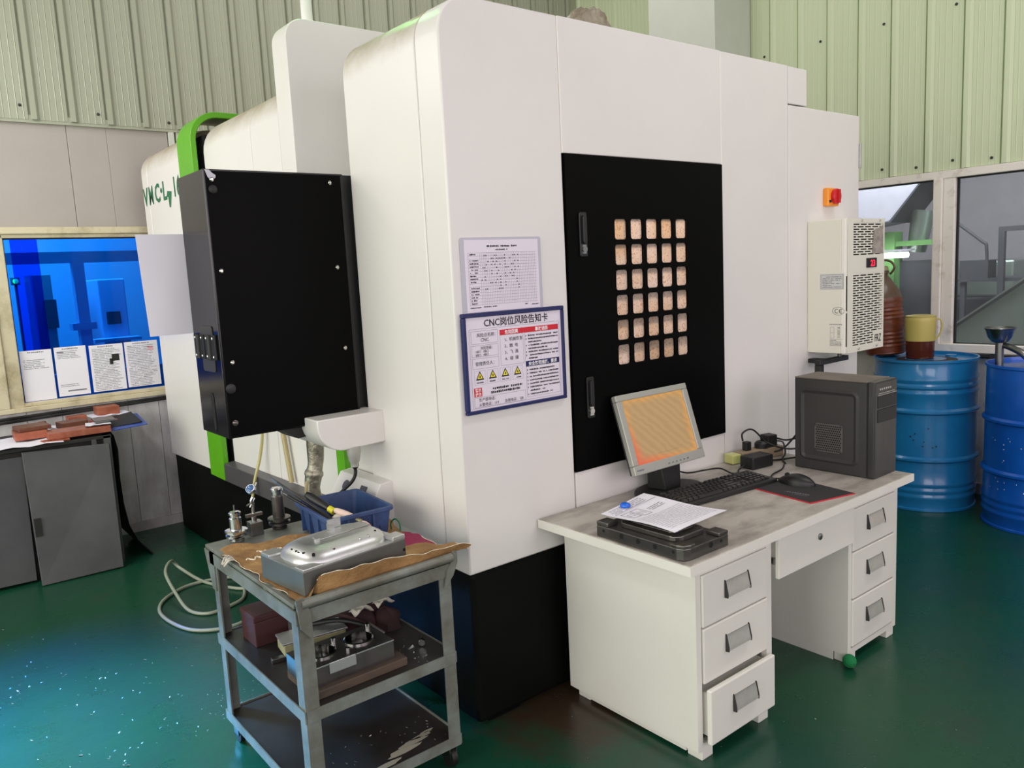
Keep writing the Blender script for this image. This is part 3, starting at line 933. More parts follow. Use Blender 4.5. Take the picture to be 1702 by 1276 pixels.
gl = part('cable_gland', MB().lathe([(0.026, 0), (0.026, -0.02), (0.020, -0.055), (0.016, -0.06), (0.016, -0.075)], (1.325, 2.60, 0.951), 18), 'silver_plastic', arm, smooth=40)
part('cable', MB().tube([(1.325, 2.60, 0.89), (1.325, 2.60, 0.85), (1.314, 2.61, 0.82), (1.29, 2.64, 0.785), (1.262, 2.675, 0.75), (1.235, 2.715, 0.715)], lambda t: 0.011 if t < 0.12 else 0.0065, 10), 'cable_black', arm, smooth=60)
part('coolant_hose', MB().tube([(1.44, 3.76, 1.10), (1.437, 3.76, 0.86), (1.425, 3.79, 0.72), (1.39, 3.80, 0.60), (1.37, 3.80, 0.50), (1.375, 3.82, 0.30), (1.43, 3.84, 0.05)], 0.008, 8), 'hose_clear', mach, smooth=60, label='clear yellowish hose')
part('coolant_rod', MB().tube([(1.44, 3.53, 1.05), (1.437, 3.51, 0.88), (1.437, 3.46, 0.64)], 0.012, 10), 'hose_tan', mach, smooth=60, label='tan rod leaning against the door')
# signal tower on the head column
tw = part('signal_tower', MB().lathe([(0.030, 0), (0.030, 0.02), (0.024, 0.022), (0.024, 0.13)], (1.60, 3.25, 2.615), 20), 'white_paint', mach, smooth=40)
part('pole', MB().cyl((1.60, 3.25, 2.74), (1.60, 3.25, 3.0), 0.012), 'chrome', tw, smooth=40)
part('assumed_green_lens', MB().cyl((1.60, 3.25, 3.0), (1.60, 3.25, 3.07), 0.03), 'led_green', tw, smooth=40)  # assumed lens above the view, added for the green glow
gld = bpy.data.lights.new('assumed_signal_lamp', 'POINT'); gld.energy = 3.5; gld.color = (0.25, 1.0, 0.25); gld.shadow_soft_size = 0.03  # assumed green lamp out of view, tints the housing's top edge
glo = bpy.data.objects.new('assumed_signal_lamp', gld); COL.objects.link(glo); glo.location = (1.60, 3.14, 3.05)

# model lettering on the end panel (reads towards the near side)
mk = lambda y, z: FACE_LEFT(XL - 0.0015, y, z)
text('lettering', 'V', 0.150, 'green_mark', mach, mk(5.395, 2.072), sx=1.02, bold=0.0035)
text('lettering', 'M', 0.150, 'green_mark', mach, mk(5.285, 2.072), sx=0.86, bold=0.0035)
text('lettering', 'C', 0.150, 'green_mark', mach, mk(5.155, 2.072), sx=1.02, bold=0.0035)
text('lettering', '·', 0.150, 'green_mark', mach, mk(5.045, 2.078), sx=1.3, bold=0.006)
text('lettering', 'L', 0.150, 'green_mark', mach, mk(4.995, 2.072), sx=1.05, bold=0.0035)
text('lettering', '16', 0.150, 'green_mark', mach, mk(4.80, 2.072), sx=0.95, bold=0.0035)
part('green_patch', printed(MB(), mk(4.925, 2.02), []).add([mk(4.925, 2.02) @ Vector(p) for p in ((0.035, 0.0, 0), (0.06, 0.0, 0), (0.10, 0.085, 0), (0.02, 0.095, 0), (0.0, 0.065, 0), (0.03, 0.06, 0))], [(0, 1, 2, 3, 4, 5)]), 'green_mark', mach)

# control pendant, seen from its back edge
PX0, PX1, PY0, PY1, PZ0, PZ1 = 0.910, 1.414, 2.69, 2.955, 1.036, 1.934
pen = part('control_pendant', MB().box(PX0, PX1, PY0, PY1, PZ0, PZ1), 'black_gloss', mach, bevel=0.004, label='big glossy black control box')
part('back_plate', MB().box(PX0 + 0.008, PX1 - 0.012, PY0 - 0.003, PY0, PZ0 + 0.006, PZ1 - 0.006), 'black_door', pen, bevel=0.001)
part('mount_flange', MB().box(PX1 - 0.004, XL + 0.02, PY0 + 0.03, PY1, PZ0, PZ1), 'black_plastic', pen)
scr = MB().lathe([(0.0075, 0), (0.0075, 0.003), (0.004, 0.006)], (0, 0, 0), 12, axis=(0, -1, 0)).mesh('screw', 'screw', 40)
for sx_, sz_ in ((0.937, 1.900), (1.358, 1.901), (1.362, 1.600), (1.368, 1.304), (0.946, 1.296), (0.939, 1.603)):
    o = link('screw', scr, pen)
    o.matrix_parent_inverse = world_of(pen).inverted()
    o.location = (sx_, PY0 - 0.003, sz_)
part('plug', MB().lathe([(0.017, 0), (0.017, 0.004), (0.012, 0.006)], (0.931, PY0 - 0.003, 1.208), 18, axis=(0, -1, 0)), 'black_plastic', pen, smooth=40)
part('plug', MB().lathe([(0.014, 0), (0.014, 0.005), (0.009, 0.008)], (0.937, PY0 - 0.003, 1.868), 18, axis=(0, -1, 0)), 'rubber', pen, smooth=40)
part('plug', MB().lathe([(0.010, 0), (0.010, 0.006), (0.004, 0.010)], (0.934, PY0 - 0.003, 1.090), 14, axis=(0, -1, 0)), 'dark_steel', pen, smooth=40)
part('worn_patch', MB().prism([(0.917, 1.931), (0.931, 1.931), (0.941, 1.920), (0.951, 1.914), (0.950, 1.906), (0.943, 1.900), (0.935, 1.897), (0.925, 1.907)], 'y', PY0 - 0.0045, PY0 - 0.003), 'sleeve_gray', pen, label='bare grey patch where the paint is worn off')
part('slot', MB().prism([(2.80, 1.17), (2.808, 1.185), (2.822, 1.185), (2.83, 1.17), (2.822, 1.06), (2.812, 1.048), (2.80, 1.06)], 'x', PX0 - 0.0015, PX0 + 0.002), 'dark_gap', pen)
for ya in (2.715, 2.83):
    hg = part('hinge', MB().box(PX0 - 0.008, PX0, ya, ya + 0.10, 1.305, 1.39).cyl((PX0 - 0.008, ya + 0.05, 1.305), (PX0 - 0.008, ya + 0.05, 1.39), 0.010), 'rubber', pen, bevel=0.002)
hs = MB()
for ya in (2.715, 2.83):
    for dy in (0.018, 0.082):
        for zz in (1.315, 1.378):
            hs.lathe([(0.006, 0), (0.006, 0.002), (0.003, 0.004)], (PX0 - 0.008, ya + dy, zz), 8, axis=(-1, 0, 0))
part('hinge_screws', hs, 'screw', pen)
part('latch_plate', MB().prism(rrect(2.745, 2.87, 1.262, 1.42, 0.012, 3), 'x', PX0 - 0.003, PX0 - 0.0005), 'case_gray', pen)

# printed sheet taped to the pendant's edge
sheet_v = []
for j in range(13):
    for i in range(7):
        u, v = i / 6, j / 12
        xx = (0.752 + 0.012 * v) * (1 - u) + (0.912 + 0.010 * v) * u
        wr = 0.0012 * math.sin(5 * u + 3 * v) + (0.0012 * math.sin(9 * u) if 0.66 < v < 0.72 else 0) + 0.002 * max(0, v - 0.8) * math.sin(4 * u)
        sheet_v.append((xx, 2.957 + wr, 1.742 - 0.351 * v))
ps = solo('plastic_sheet', MB().add(sheet_v, [(j * 7 + i, j * 7 + i + 1, (j + 1) * 7 + i + 1, (j + 1) * 7 + i) for j in range(12) for i in range(6)]), 'paper', smooth=80)
md = ps.modifiers.new('thick', 'SOLIDIFY'); md.use_rim = False; md.thickness = 0.0008
tag(ps, 'creased white sheet taped to the edge of the black control box', 'paper')

# dusty bundle left on the machine roof
bg = MB()
vs_, nb1, nb2 = [], 26, 10
for j in range(nb2 + 1):
    th = 0.5 * PI * j / nb2
    for i in range(nb1):
        a = 2 * PI * i / nb1
        k = 1 + 0.16 * noise.noise(Vector((3 * math.cos(a), 3 * math.sin(a), 4 * th))) + 0.10 * noise.noise(Vector((8 * math.cos(a), 8 * math.sin(a), 9 * th)))
        vs_.append((2.29 + 0.12 * k * math.cos(th) ** 0.7 * math.cos(a), 2.29 + 0.075 * k * math.cos(th) ** 0.7 * math.sin(a), 2.402 + 0.125 * k * math.sin(th)))
bg.add(vs_, [(j * nb1 + i, j * nb1 + (i + 1) % nb1, (j + 1) * nb1 + (i + 1) % nb1, (j + 1) * nb1 + i) for j in range(nb2) for i in range(nb1)] + [tuple(range(nb1))[::-1]])
o = solo('plastic_bundle', bg, 'bag', smooth=40)
tag(o, 'crumpled brownish plastic bundle lying on the machine roof', 'plastic bag')

# ------------------------------------------------------------------ notices on the machine side
rnd = random.Random(3)
SW, SH = 0.434, 0.324
sg = thing('risk_notice', (1.687, YF - 0.006, 1.10), 'blue framed risk notice with warning triangles hung beside the black door', 'sign')
F0 = FACE_FRONT(1.470, YF - 0.009, 1.100)
part('board', MB().box(1.470, 1.904, YF - 0.009, YF - 0.001, 1.100, 1.424), 'sign_white', sg)
fr = MB()
for x0, x1, z0, z1 in ((1.468, 1.906, 1.412, 1.426), (1.468, 1.906, 1.098, 1.110), (1.468, 1.482, 1.110, 1.412), (1.894, 1.906, 1.110, 1.412)):
    fr.box(x0, x1, YF - 0.016, YF - 0.001, z0, z1)
part('frame', fr, 'sign_navy', sg, bevel=0.002, seg=1)
def F(off=0.0004): return FACE_FRONT(1.470, YF - 0.009 - off, 1.100)
def uv(u, v): return (u * SW, (1 - v) * SH)
def R(u0, v0, u1, v1):
    a, b = uv(u0, v1), uv(u1, v0)
    return (a[0], a[1], b[0], b[1])
def outline(u0, v0, u1, v1, t=0.0008):
    x0, y0, x1, y1 = R(u0, v0, u1, v1)
    return [(x0, y0, x1, y0 + t), (x0, y1 - t, x1, y1), (x0, y0, x0 + t, y1), (x1 - t, y0, x1, y1)]
part('red_bar', printed(MB(), F(), [R(0.345, 0.185, 0.945, 0.240)]), 'sign_red', sg)
part('navy_bar', printed(MB(), F(), [R(0.590, 0.545, 0.945, 0.600)]), 'sign_navy', sg)
part('red_tag', printed(MB(), F(), [R(0.075, 0.745, 0.150, 0.835)]), 'sign_red', sg)
ln = []
for r in ((0.06, 0.155, 0.955, 0.952), (0.345, 0.240, 0.575, 0.555), (0.59, 0.240, 0.945, 0.545), (0.59, 0.60, 0.945, 0.925), (0.075, 0.32, 0.325, 0.435),
          (0.075, 0.175, 0.325, 0.305), (0.075, 0.45, 0.325, 0.555), (0.075, 0.842, 0.575, 0.945)):
    ln += outline(*r)
for i in range(4):
    u = 0.085 + 0.122 * i
    ln += outline(u, 0.575, u + 0.105, 0.715, 0.0005)
part('rule', printed(MB(), F(), ln), 'print_gray', sg)
for i in range(4):
    cx, cy = uv(0.137 + 0.122 * i, 0.628)
    for mm_, s, off in (('print_black', 0.0165, 0.0006), ('sign_yellow', 0.0105, 0.0009)):
        fm = F(off)
        mb = MB().add([fm @ Vector(p) for p in ((cx - s, cy - s * 0.78, 0), (cx + s, cy - s * 0.78, 0), (cx, cy + s, 0))], [(0, 1, 2)])
        part('warning_triangle', mb, mm_, sg)
marks = []
for i in range(4):
    cx, cy = uv(0.137 + 0.122 * i, 0.628)
    marks += [(cx - 0.0015, cy - 0.006, cx + 0.002, cy + 0.002), (cx - 0.004 + 0.002 * i, cy - 0.004, cx + 0.001 + 0.001 * i, cy - 0.002)]
    marks += dashes(cx - 0.014, cx + 0.014, uv(0, 0.70)[1], 0.0045, rnd)
part('warning_symbol', printed(MB(), F(0.0012), marks), 'print_black', sg)
def st(body, u, v, size, m='print_black', align='LEFT', bold=0.0, sx=1.0):
    p = uv(u, v)
    text('lettering', body, size, m, sg, F(0.0012) @ Matrix.Translation((p[0], p[1], 0)), align, sx, bold)
st('CNC岗位风险告知卡', 0.52, 0.135, 0.031, align='CENTER', bold=0.0003, sx=0.98)
st('危险因素', 0.46, 0.230, 0.0145, 'white_print', 'CENTER', 0.0003)
st('事故诱因', 0.765, 0.230, 0.0145, 'white_print', 'CENTER', 0.0003)
st('安全防范措施、要求', 0.767, 0.590, 0.0145, 'white_print', 'CENTER', 0.0003)
st('风险点名称：', 0.125, 0.235, 0.0145)
st('CNC', 0.200, 0.283, 0.0155, align='CENTER')
st('风险等级：', 0.155, 0.362, 0.0115)
st('1级□   2级□', 0.105, 0.393, 0.0098)
st('3级□   4级□', 0.105, 0.427, 0.0098)
st('管理责任人：', 0.100, 0.520, 0.0145)
for i, t in enumerate(('1、机械伤害', '2、触  电', '3、飞  溅', '4、碰  撞')):
    st(t, 0.385, 0.305 + 0.066 * i, 0.0145)
st('警示', 0.113, 0.784, 0.0125, 'white_print', 'CENTER', 0.0002)
st('提示', 0.113, 0.827, 0.0125, 'white_print', 'CENTER', 0.0002)
st('生产部电话：', 0.115, 0.884, 0.0130)
st('火警电话：119', 0.115, 0.934, 0.0125)
st('急救电话：120', 0.362, 0.934, 0.0125)
sm = []
for i in range(8):
    x1 = 0.935 if i not in (2, 4, 7) else (0.76, 0, 0.82, 0, 0, 0.74)[(i - 2)] or 0.82
    ya = uv(0, 0.283 + 0.0345 * i)[1]
    if i in (0, 1, 3, 5, 6): sm.append((uv(0.600, 0)[0], ya, uv(0.606, 0)[0], ya + 0.005))
    sm += dashes(uv(0.625, 0)[0], uv(x1, 0)[0], ya, 0.0056, rnd)
for i in range(8):
    x1 = (0.89, 0.93, 0.93, 0.93, 0.93, 0.935, 0.78, 0.86)[i]
    ya = uv(0, 0.645 + 0.037 * i)[1]
    if i != 6: sm.append((uv(0.600, 0)[0], ya, uv(0.606, 0)[0], ya + 0.005))
    sm += dashes(uv(0.625, 0)[0], uv(x1, 0)[0], ya, 0.0056, rnd)
for i in range(2):
    sm += dashes(uv(0.235, 0)[0], uv((0.54, 0.52)[i], 0)[0], uv(0, 0.785 + 0.038 * i)[1], 0.0085, rnd)
part('small_print', printed(MB(), F(0.0012), sm), 'print_black', sg)

fo = thing('inspection_form', (1.65, YF - 0.003, 1.42), 'daily check form in a grey plastic sleeve above the risk notice', 'form')
part('sleeve', MB().prism(rrect(1.484, 1.820, 1.405, 1.666, 0.008, 3), 'y', YF - 0.005, YF - 0.001), 'sleeve_gray', fo)
part('page', MB().box(1.498, 1.806, YF - 0.0062, YF - 0.005, 1.428, 1.658), 'sign_white', fo)
FF = FACE_FRONT(1.498, YF - 0.0066, 1.428)
g = []
for i in range(18):
    yy = 0.022 + i * 0.0098
    g.append((0.012, yy, 0.298, yy + 0.0006))
for i in range(34):
    xx = 0.060 + i * 0.007
    g.append((xx, 0.022, xx + 0.0005, 0.1886))
g += [(0.012, 0.022, 0.0126, 0.1886)]
part('table_rules', printed(MB(), FF, g), 'print_gray', fo)
g = dashes(0.090, 0.215, 0.206, 0.007, rnd) + dashes(0.125, 0.175, 0.1955, 0.0055, rnd)
for i in range(17):
    if i not in (6, 15):
        g += dashes(0.018, 0.018 + rnd.uniform(0.022, 0.036), 0.0245 + i * 0.0098, 0.005, rnd)
g += dashes(0.012, 0.055, 0.012, 0.004, rnd) + dashes(0.065, 0.12, 0.013, 0.004, rnd) + dashes(0.24, 0.252, 0.013, 0.004, rnd) + dashes(0.27, 0.30, 0.01, 0.004, rnd)
for k in range(90):
    xx = 0.062 + 0.007 * rnd.randint(0, 22); yy = 0.07 + 0.0098 * rnd.randint(0, 11)
    g.append((xx, yy, xx + 0.003, yy + 0.004))
part('small_print', printed(MB(), FF @ Matrix.Translation((0, 0, 0.0003)), g), 'print_black', fo)

# ------------------------------------------------------------------ cabinet cooler
AX0, AX1, AY0, AZ0, AZ1 = 3.497, 3.858, 1.895, 1.098, 1.715
ac = thing('cabinet_cooler', (3.68, 1.99, AZ0), 'cream cabinet air cooler with slotted grille and red digits', 'air conditioner')
part('housing', MB().box(AX0, AX1 - 0.002, AY0 + 0.022, YF - 0.0005, AZ0, AZ1), 'ac_cream', ac, bevel=0.003)
part('inner_core', MB().box(AX0 + 0.05, AX1 - 0.006, AY0 + 0.018, AY0 + 0.022, AZ0 + 0.02, AZ1 - 0.01), 'dark_gap', ac)
def slotted(mb, x0, x1, z0, z1, nrow, sw_=0.058, gap=0.010, skip=None):
    # solid sheet with rows of brick-bond slots left open
    pitch = (z1 - z0) / nrow
    hgt = pitch * 0.50
    for i in range(nrow):
        za = z0 + i * pitch
        mb.box(x0, x1, AY0 + 0.001, AY0 + 0.0035, za + hgt, za + pitch)
        off = 0 if (nrow - 1 - i) % 2 == 0 else -sw_ / 2
        x = x0 + off
        while x < x1:
            xa, xb = max(x + sw_, x0), min(x + sw_ + gap, x1)
            if xb > xa:
                mb.box(xa, xb, AY0 + 0.001, AY0 + 0.0035, za, za + hgt)
            if skip and x + sw_ > skip[0] and za < skip[1]:
                mb.box(max(x, skip[0]), min(x + sw_, x1), AY0 + 0.001, AY0 + 0.0035, za, za + hgt)
            x += sw_ + gap
    return mb
gx0, gx1 = 3.565, 3.846
g = MB()
slotted(g, gx0, gx1, 1.548, 1.697, 13)
slotted(g, gx0, gx1, 1.128, 1.462, 29, skip=(3.762, 1.175))
g.box(AX0 + 0.022, gx0, AY0, AY0 + 0.02, AZ0, AZ1).box(gx1, AX1, AY0, AY0 + 0.02, AZ0, AZ1)
g.box(gx0, gx1, AY0, AY0 + 0.02, 1.697, AZ1).box(gx0, gx1, AY0, AY0 + 0.02, 1.462, 1.548).box(gx0, gx1, AY0, AY0 + 0.02, AZ0, 1.128)
gr = part('grille', g, 'ac_cream', ac, label='front cover with rows of slots')
part('corner_post', MB().box(AX0, AX0 + 0.020, AY0 + 0.002, AY0 + 0.022, AZ0, AZ1), 'white_seal', ac, bevel=0.003)
part('side_slot', MB().box(AX0 + 0.009, AX0 + 0.016, AY0 + 0.0005, AY0 + 0.003, 1.13, 1.285), 'dark_gap', ac)
part('side_slot', MB().box(AX0 + 0.009, AX0 + 0.016, AY0 + 0.0005, AY0 + 0.003, 1.295, 1.455), 'dark_gap', ac)
part('dust_patch', MB().add([(x, AY0 - 0.0006, z) for x, z in ((3.75, 1.66), (3.845, 1.685), (3.845, 1.552), (3.735, 1.552), (3.745, 1.60))], [(0, 1, 2, 3, 4)]),
     mat('dust', (176, 168, 158), 0.8, vcolor=(126, 118, 112), vscale=30), gr, label='dusty clogged corner of the upper slots')
dsp = part('display', MB().box(3.684, 3.780, AY0 - 0.004, AY0 + 0.002, 1.487, 1.532), 'black_plastic', gr, bevel=0.002)
text('digits', '23', 0.040, 'led_red', ac, FACE_FRONT(3.718, AY0 - 0.0046, 1.494), sx=1.1, bold=0.001)
text('lettering', 'FRZ', 0.052, 'dark_gap', ac, FACE_FRONT(3.772, AY0 - 0.0008, 1.130), sx=0.72)
part('cap_screw', MB().lathe([(0.006, 0), (0.006, 0.003), (0.003, 0.005)], (3.62, AY0, 1.112), 10, axis=(0, -1, 0)).lathe([(0.006, 0), (0.006, 0.003), (0.003, 0.005)], (3.79, AY0, 1.112), 10, axis=(0, -1, 0))
     .lathe([(0.006, 0), (0.006, 0.003), (0.003, 0.005)], (3.64, AY0, 1.706), 10, axis=(0, -1, 0)).lathe([(0.006, 0), (0.006, 0.003), (0.003, 0.005)], (3.81, AY0, 1.706), 10, axis=(0, -1, 0)), 'screw', gr, smooth=40)
FL = lambda y, z, off=0.0006: FACE_LEFT(AX0 - off, y, z)
lb = part('label_plate', printed(MB(), FL(2.020, 1.395), [(0, 0, 0.118, 0.073)]), mat('plate_gray', (206, 206, 204), 0.4), ac)
g = outline_l = [(0.004, 0.004, 0.114, 0.0052), (0.004, 0.0678, 0.114, 0.069), (0.004, 0.004, 0.0055, 0.069), (0.1125, 0.004, 0.114, 0.069)]
for i in range(7):
    g += dashes(0.012 if i < 6 else 0.03, 0.106 if i not in (1, 3) else 0.06, 0.010 + 0.0078 * i, 0.0042, rnd)
part('small_print', printed(MB(), FL(2.020, 1.395, 0.001), g), 'print_gray', ac)
ceb = MB()
fm = FL(1.929, 1.296)
ring = [(math.cos(2 * PI * i / 28), math.sin(2 * PI * i / 28)) for i in range(28)]
vs_ = [fm @ Vector((c * 0.030, s * 0.019, 0)) for c, s in ring] + [fm @ Vector((c * 0.0285, s * 0.0178, 0)) for c, s in ring]
ceb.add(vs_, [(i, (i + 1) % 28, 28 + (i + 1) % 28, 28 + i) for i in range(28)])
def arc(cx, cy, r, t, a0, a1, n=10):
    vs2 = []
    for rr in (r, r - t):
        for i in range(n + 1):
            a = a0 + (a1 - a0) * i / n
            vs2.append(fm @ Vector((cx + rr * math.cos(a) * 1.05, cy + rr * math.sin(a), 0)))
    ceb.add(vs2, [(i, i + 1, n + 2 + i, n + 1 + i) for i in range(n)])
arc(-0.007, 0, 0.0105, 0.0025, 0.30 * PI, 1.70 * PI)
arc(0.014, 0, 0.0105, 0.0025, 0.30 * PI, 1.70 * PI)
printed(ceb, fm, [(0.005, -0.0012, 0.017, 0.0012)])
part('conformity_mark', ceb, 'print_black', ac, label='oval sticker with the letters CE')
g = dashes(0.005, 0.068, 0.106, 0.006, rnd)
g += [(0.010, 0.045, 0.011, 0.097), (0.028, 0.045, 0.029, 0.097), (0.010, 0.096, 0.029, 0.097), (0.010, 0.070, 0.029, 0.071), (0.010, 0.045, 0.029, 0.046), (0.006, 0.040, 0.070, 0.041)]
for i in range(8):
    g += dashes(0.045, 0.058, 0.046 + 0.0068 * i, 0.004, rnd)
for i in range(5):
    g += dashes(0.008, 0.066 if i < 4 else 0.04, 0.008 + 0.0062 * i, 0.0036, rnd)
part('small_print', printed(MB(), FL(1.978, 1.125), g), 'print_gray', ac)
bk = thing('angle_bracket', (3.50, 2.0, 1.02), 'short black angle bracket under the cream air cooler', 'bracket')
part('bar', MB().box(3.44, 3.70, 1.985, 2.015, 1.045, 1.068), 'black_plastic', bk, bevel=0.003)
part('upright', MB().box(3.44, 3.475, 1.985, 2.015, 0.985, 1.045).box(3.50, 3.55, 2.015, 2.0845, 1.046, 1.066), 'black_plastic', bk, bevel=0.003)
part('bolt', MB().cyl((3.64, 2.0, 1.06), (3.64, 2.0, 1.098), 0.010), 'dark_steel', bk)

# ------------------------------------------------------------------ office desk
DT = 0.686
dk = thing('office_desk', (2.45, 1.75, 0), 'old off-white steel office desk with seven drawers', 'desk')
part('tabletop', MB().box(1.752, 3.130, 1.412, 2.078, DT - 0.030, DT), ['desk_top'], dk, bevel=0.003)
part('edge_band', MB().box(1.748, 3.134, 1.408, 1.412, DT - 0.031, DT - 0.002).box(1.748, 1.752, 1.412, 2.078, DT - 0.031, DT - 0.002).box(3.130, 3.134, 1.412, 2.078, DT - 0.031, DT - 0.002), 'desk_paint', dk)
def pedestal(x0, x1):
    mb = MB()
    y0, y1, z0, z1 = 1.470, 2.05, 0.036, DT - 0.030
    mb.box(x0, x0 + 0.004, y0 + 0.02, y1 - 0.004, z0, z1).box(x1 - 0.004, x1, y0 + 0.02, y1 - 0.004, z0, z1)
    mb.box(x0, x1, y1 - 0.004, y1, z0, z1).box(x0 + 0.004, x1 - 0.004, y0 + 0.02, y1 - 0.004, z0, z0 + 0.004)
    mb.box(x0, x0 + 0.024, y0, y0 + 0.02, z0, z1).box(x1 - 0.030, x1, y0, y0 + 0.02, z0, z1)
    mb.box(x0 + 0.024, x1 - 0.030, y0, y0 + 0.02, z0, z0 + 0.022).box(x0 + 0.024, x1 - 0.030, y0, y0 + 0.02, z1 - 0.046, z1)
    return part('pedestal', mb, 'desk_paint', dk)
P1, P2 = (1.845, 2.245), (2.748, 3.128)
pedestal(*P1)
pedestal(*P2)
part('modesty_panel', MB().box(2.245, 2.748, 2.03, 2.035, 0.20, DT - 0.03), 'desk_paint', dk)
part('plinth', MB().box(2.750, 2.7535, 1.53, 1.968, 0.0, 0.036), 'desk_paint', dk)
part('plinth', MB().box(1.86, 1.87, 1.531, 1.968, 0.012, 0.036), 'desk_paint', dk)
for fx in (1.866, 2.17, 2.756, 3.06):
    part('foot', MB().box(fx, fx + 0.055, 1.472, 1.53, 0, 0.04), 'desk_paint', dk, bevel=0.003)
    part('foot', MB().box(fx, fx + 0.055, 1.97, 2.03, 0, 0.04), 'desk_paint', dk, bevel=0.003)

def pull(parent, xc, zc, yf, w=0.128, h=0.05):
    # metal cup pull: a curved cup open to the room between two thin dark end plates
    n = 10
    prof = []
    for i in range(n + 1):
        t = i / n
        prof.append((yf - 0.0015 - 0.010 * (1 - t) ** 1.4, zc - h / 2 + h * (t ** 0.8)))
    mb = MB()
    vs2 = [(xc - w / 2 + 0.006, p[0], p[1]) for p in prof] + [(xc + w / 2 - 0.006, p[0], p[1]) for p in prof]
    m = n + 1
    mb.add(vs2, [(i, i + 1, m + i + 1, m + i) for i in range(n)])
    h_ = part('handle', mb, 'pull_metal', parent, smooth=60)
    md = h_.modifiers.new('thick', 'SOLIDIFY'); md.use_rim = False; md.thickness = 0.0015
    for sx in (-1, 1):
        xa = xc + sx * (w / 2 - 0.004)
        pts = [(yf - 0.0005, zc + h / 2 + 0.004), (yf - 0.004, zc + h / 2 + 0.001), (yf - 0.013, zc - h / 2 + 0.010), (yf - 0.013, zc - h / 2 - 0.003), (yf - 0.0005, zc - h / 2 - 0.004)]
        part('handle_end', MB().prism(pts, 'x', xa - 0.0022, xa + 0.0022), 'case_gray', parent, label='dark end plate of the cup pull')
    return h_
def drawer(x0, x1, z0, z1, yf, tilt=0.0, hx=None, lab=None):
    mb = MB()
    mb.box(x0, x1, yf, yf + 0.018, z0, z1)
    dz = part('drawer', mb, 'desk_paint', dk, bevel=0.004, label=lab)
    part('drawer_box', MB().box(x0 + 0.012, x1 - 0.012, yf + 0.018, yf + 0.45, z0 + 0.02, z1 - 0.02), 'desk_paint', dz)
    pull(dz, hx or (x0 + x1) / 2, (z0 + z1) / 2 + 0.012, yf)
    return dz
drawer(1.872, 2.213, 0.440, 0.608, 1.464)
drawer(1.874, 2.214, 0.255, 0.435, 1.464)
drawer(1.872, 2.216, 0.062, 0.243, 1.438, lab='bottom drawer standing slightly open')
drawer(2.774, 3.096, 0.444, 0.608, 1.464)
drawer(2.774, 3.096, 0.256, 0.439, 1.464)
drawer(2.774, 3.096, 0.064, 0.250, 1.464)
cdw = part('drawer', MB().box(2.252, 2.744, 1.445, 1.460, 0.492, 0.640), 'desk_paint', dk, bevel=0.003, label='wide middle drawer standing slightly open')
part('drawer_box', MB().box(2.265, 2.73, 1.460, 1.90, 0.515, 0.625), 'desk_paint', cdw)
part('lock', MB().lathe([(0.012, 0), (0.012, 0.004), (0.008, 0.006)], (2.505, 1.445, 0.578), 16, axis=(0, -1, 0)), 'steel', cdw, smooth=40)
part('drawer_rail', MB().box(2.252, 2.262, 1.46, 1.9, 0.54, 0.56), 'steel', dk)

o = solo('fluff_ball', MB().lathe([(0.001, 0)] + [(0.026 * math.sin(PI * i / 8), 0.026 - 0.026 * math.cos(PI * i / 8)) for i in range(1, 8)] + [(0.001, 0.052)], (2.735, 1.455, 0.0), 16), 'fluff_green', smooth=70)
tag(o, 'small round green lump on the floor by the desk foot', 'ball')
ts = MB().tube([(2.30, 1.86, 0.03), (2.33, 1.84, 0.05), (2.37, 1.83, 0.03), (2.40, 1.80, 0.045), (2.36, 1.78, 0.02)], 0.022, 7, smooth=4)
o = solo('dark_rag', ts, 'rubber', smooth=50)
tag(o, 'black crumpled rag on the floor under the desk', 'rag')

# ------------------------------------------------------------------ on the desk
def tilted(cx, cy, cz, yaw, tilt):
    return Matrix.Translation((cx, cy, cz)) @ Matrix.Rotation(yaw, 4, 'Z') @ Matrix.Rotation(-tilt, 4, 'X')
mo = thing('monitor', (2.34, 2.0, DT), 'small silver monitor with an amber dirty screen on a black foot', 'monitor')
disc = []
for i in range(40):
    a = 2 * PI * i / 40
    px_, py_ = 2.325 + 0.160 * math.cos(a), 1.968 + 0.108 * math.sin(a)
    disc.append((px_, max(py_, 1.926 - 0.087 * (px_ - 2.162)) if px_ > 2.15 else py_))
part('foot', MB().prism(disc, 'z', DT, DT + 0.010), 'black_plastic', mo, bevel=0.003)
part('neck', MB().hexa([(2.29, 1.955, DT + 0.009), (2.38, 1.955, DT + 0.009), (2.38, 2.03, DT + 0.009), (2.27, 2.03, DT + 0.009),
                        (2.27, 1.975, DT + 0.16), (2.40, 1.975, DT + 0.16), (2.40, 2.03, DT + 0.16), (2.27, 2.03, DT + 0.16)]), 'black_plastic', mo, bevel=0.004)
T = tilted(2.325, 1.950, 0.786, 0.0, math.radians(18))
def tbox(mb, x0, x1, y0, y1, z0, z1):
    m2 = MB().box(x0, x1, y0, y1, z0, z1)
    mb.add([T @ Vector(p) for p in m2.v], m2.f)
    return mb
bz = MB()
W2, HM, bw = 0.204, 0.305, 0.030
tbox(bz, -W2, W2, 0, 0.022, 0, 0.036); tbox(bz, -W2, W2, 0, 0.022, HM - 0.024, HM)
tbox(bz, -W2, -W2 + bw, 0, 0.022, 0.036, HM - 0.024); tbox(bz, W2 - bw, W2, 0, 0.022, 0.036, HM - 0.024)
part('bezel', bz, 'silver_plastic', mo, bevel=0.003)
part('back_shell', tbox(tbox(MB(), -W2 + 0.004, W2 - 0.004, 0.022, 0.034, 0.003, HM - 0.003), -0.12, 0.12, 0.034, 0.055, 0.04, 0.24), 'case_gray', mo, bevel=0.004)
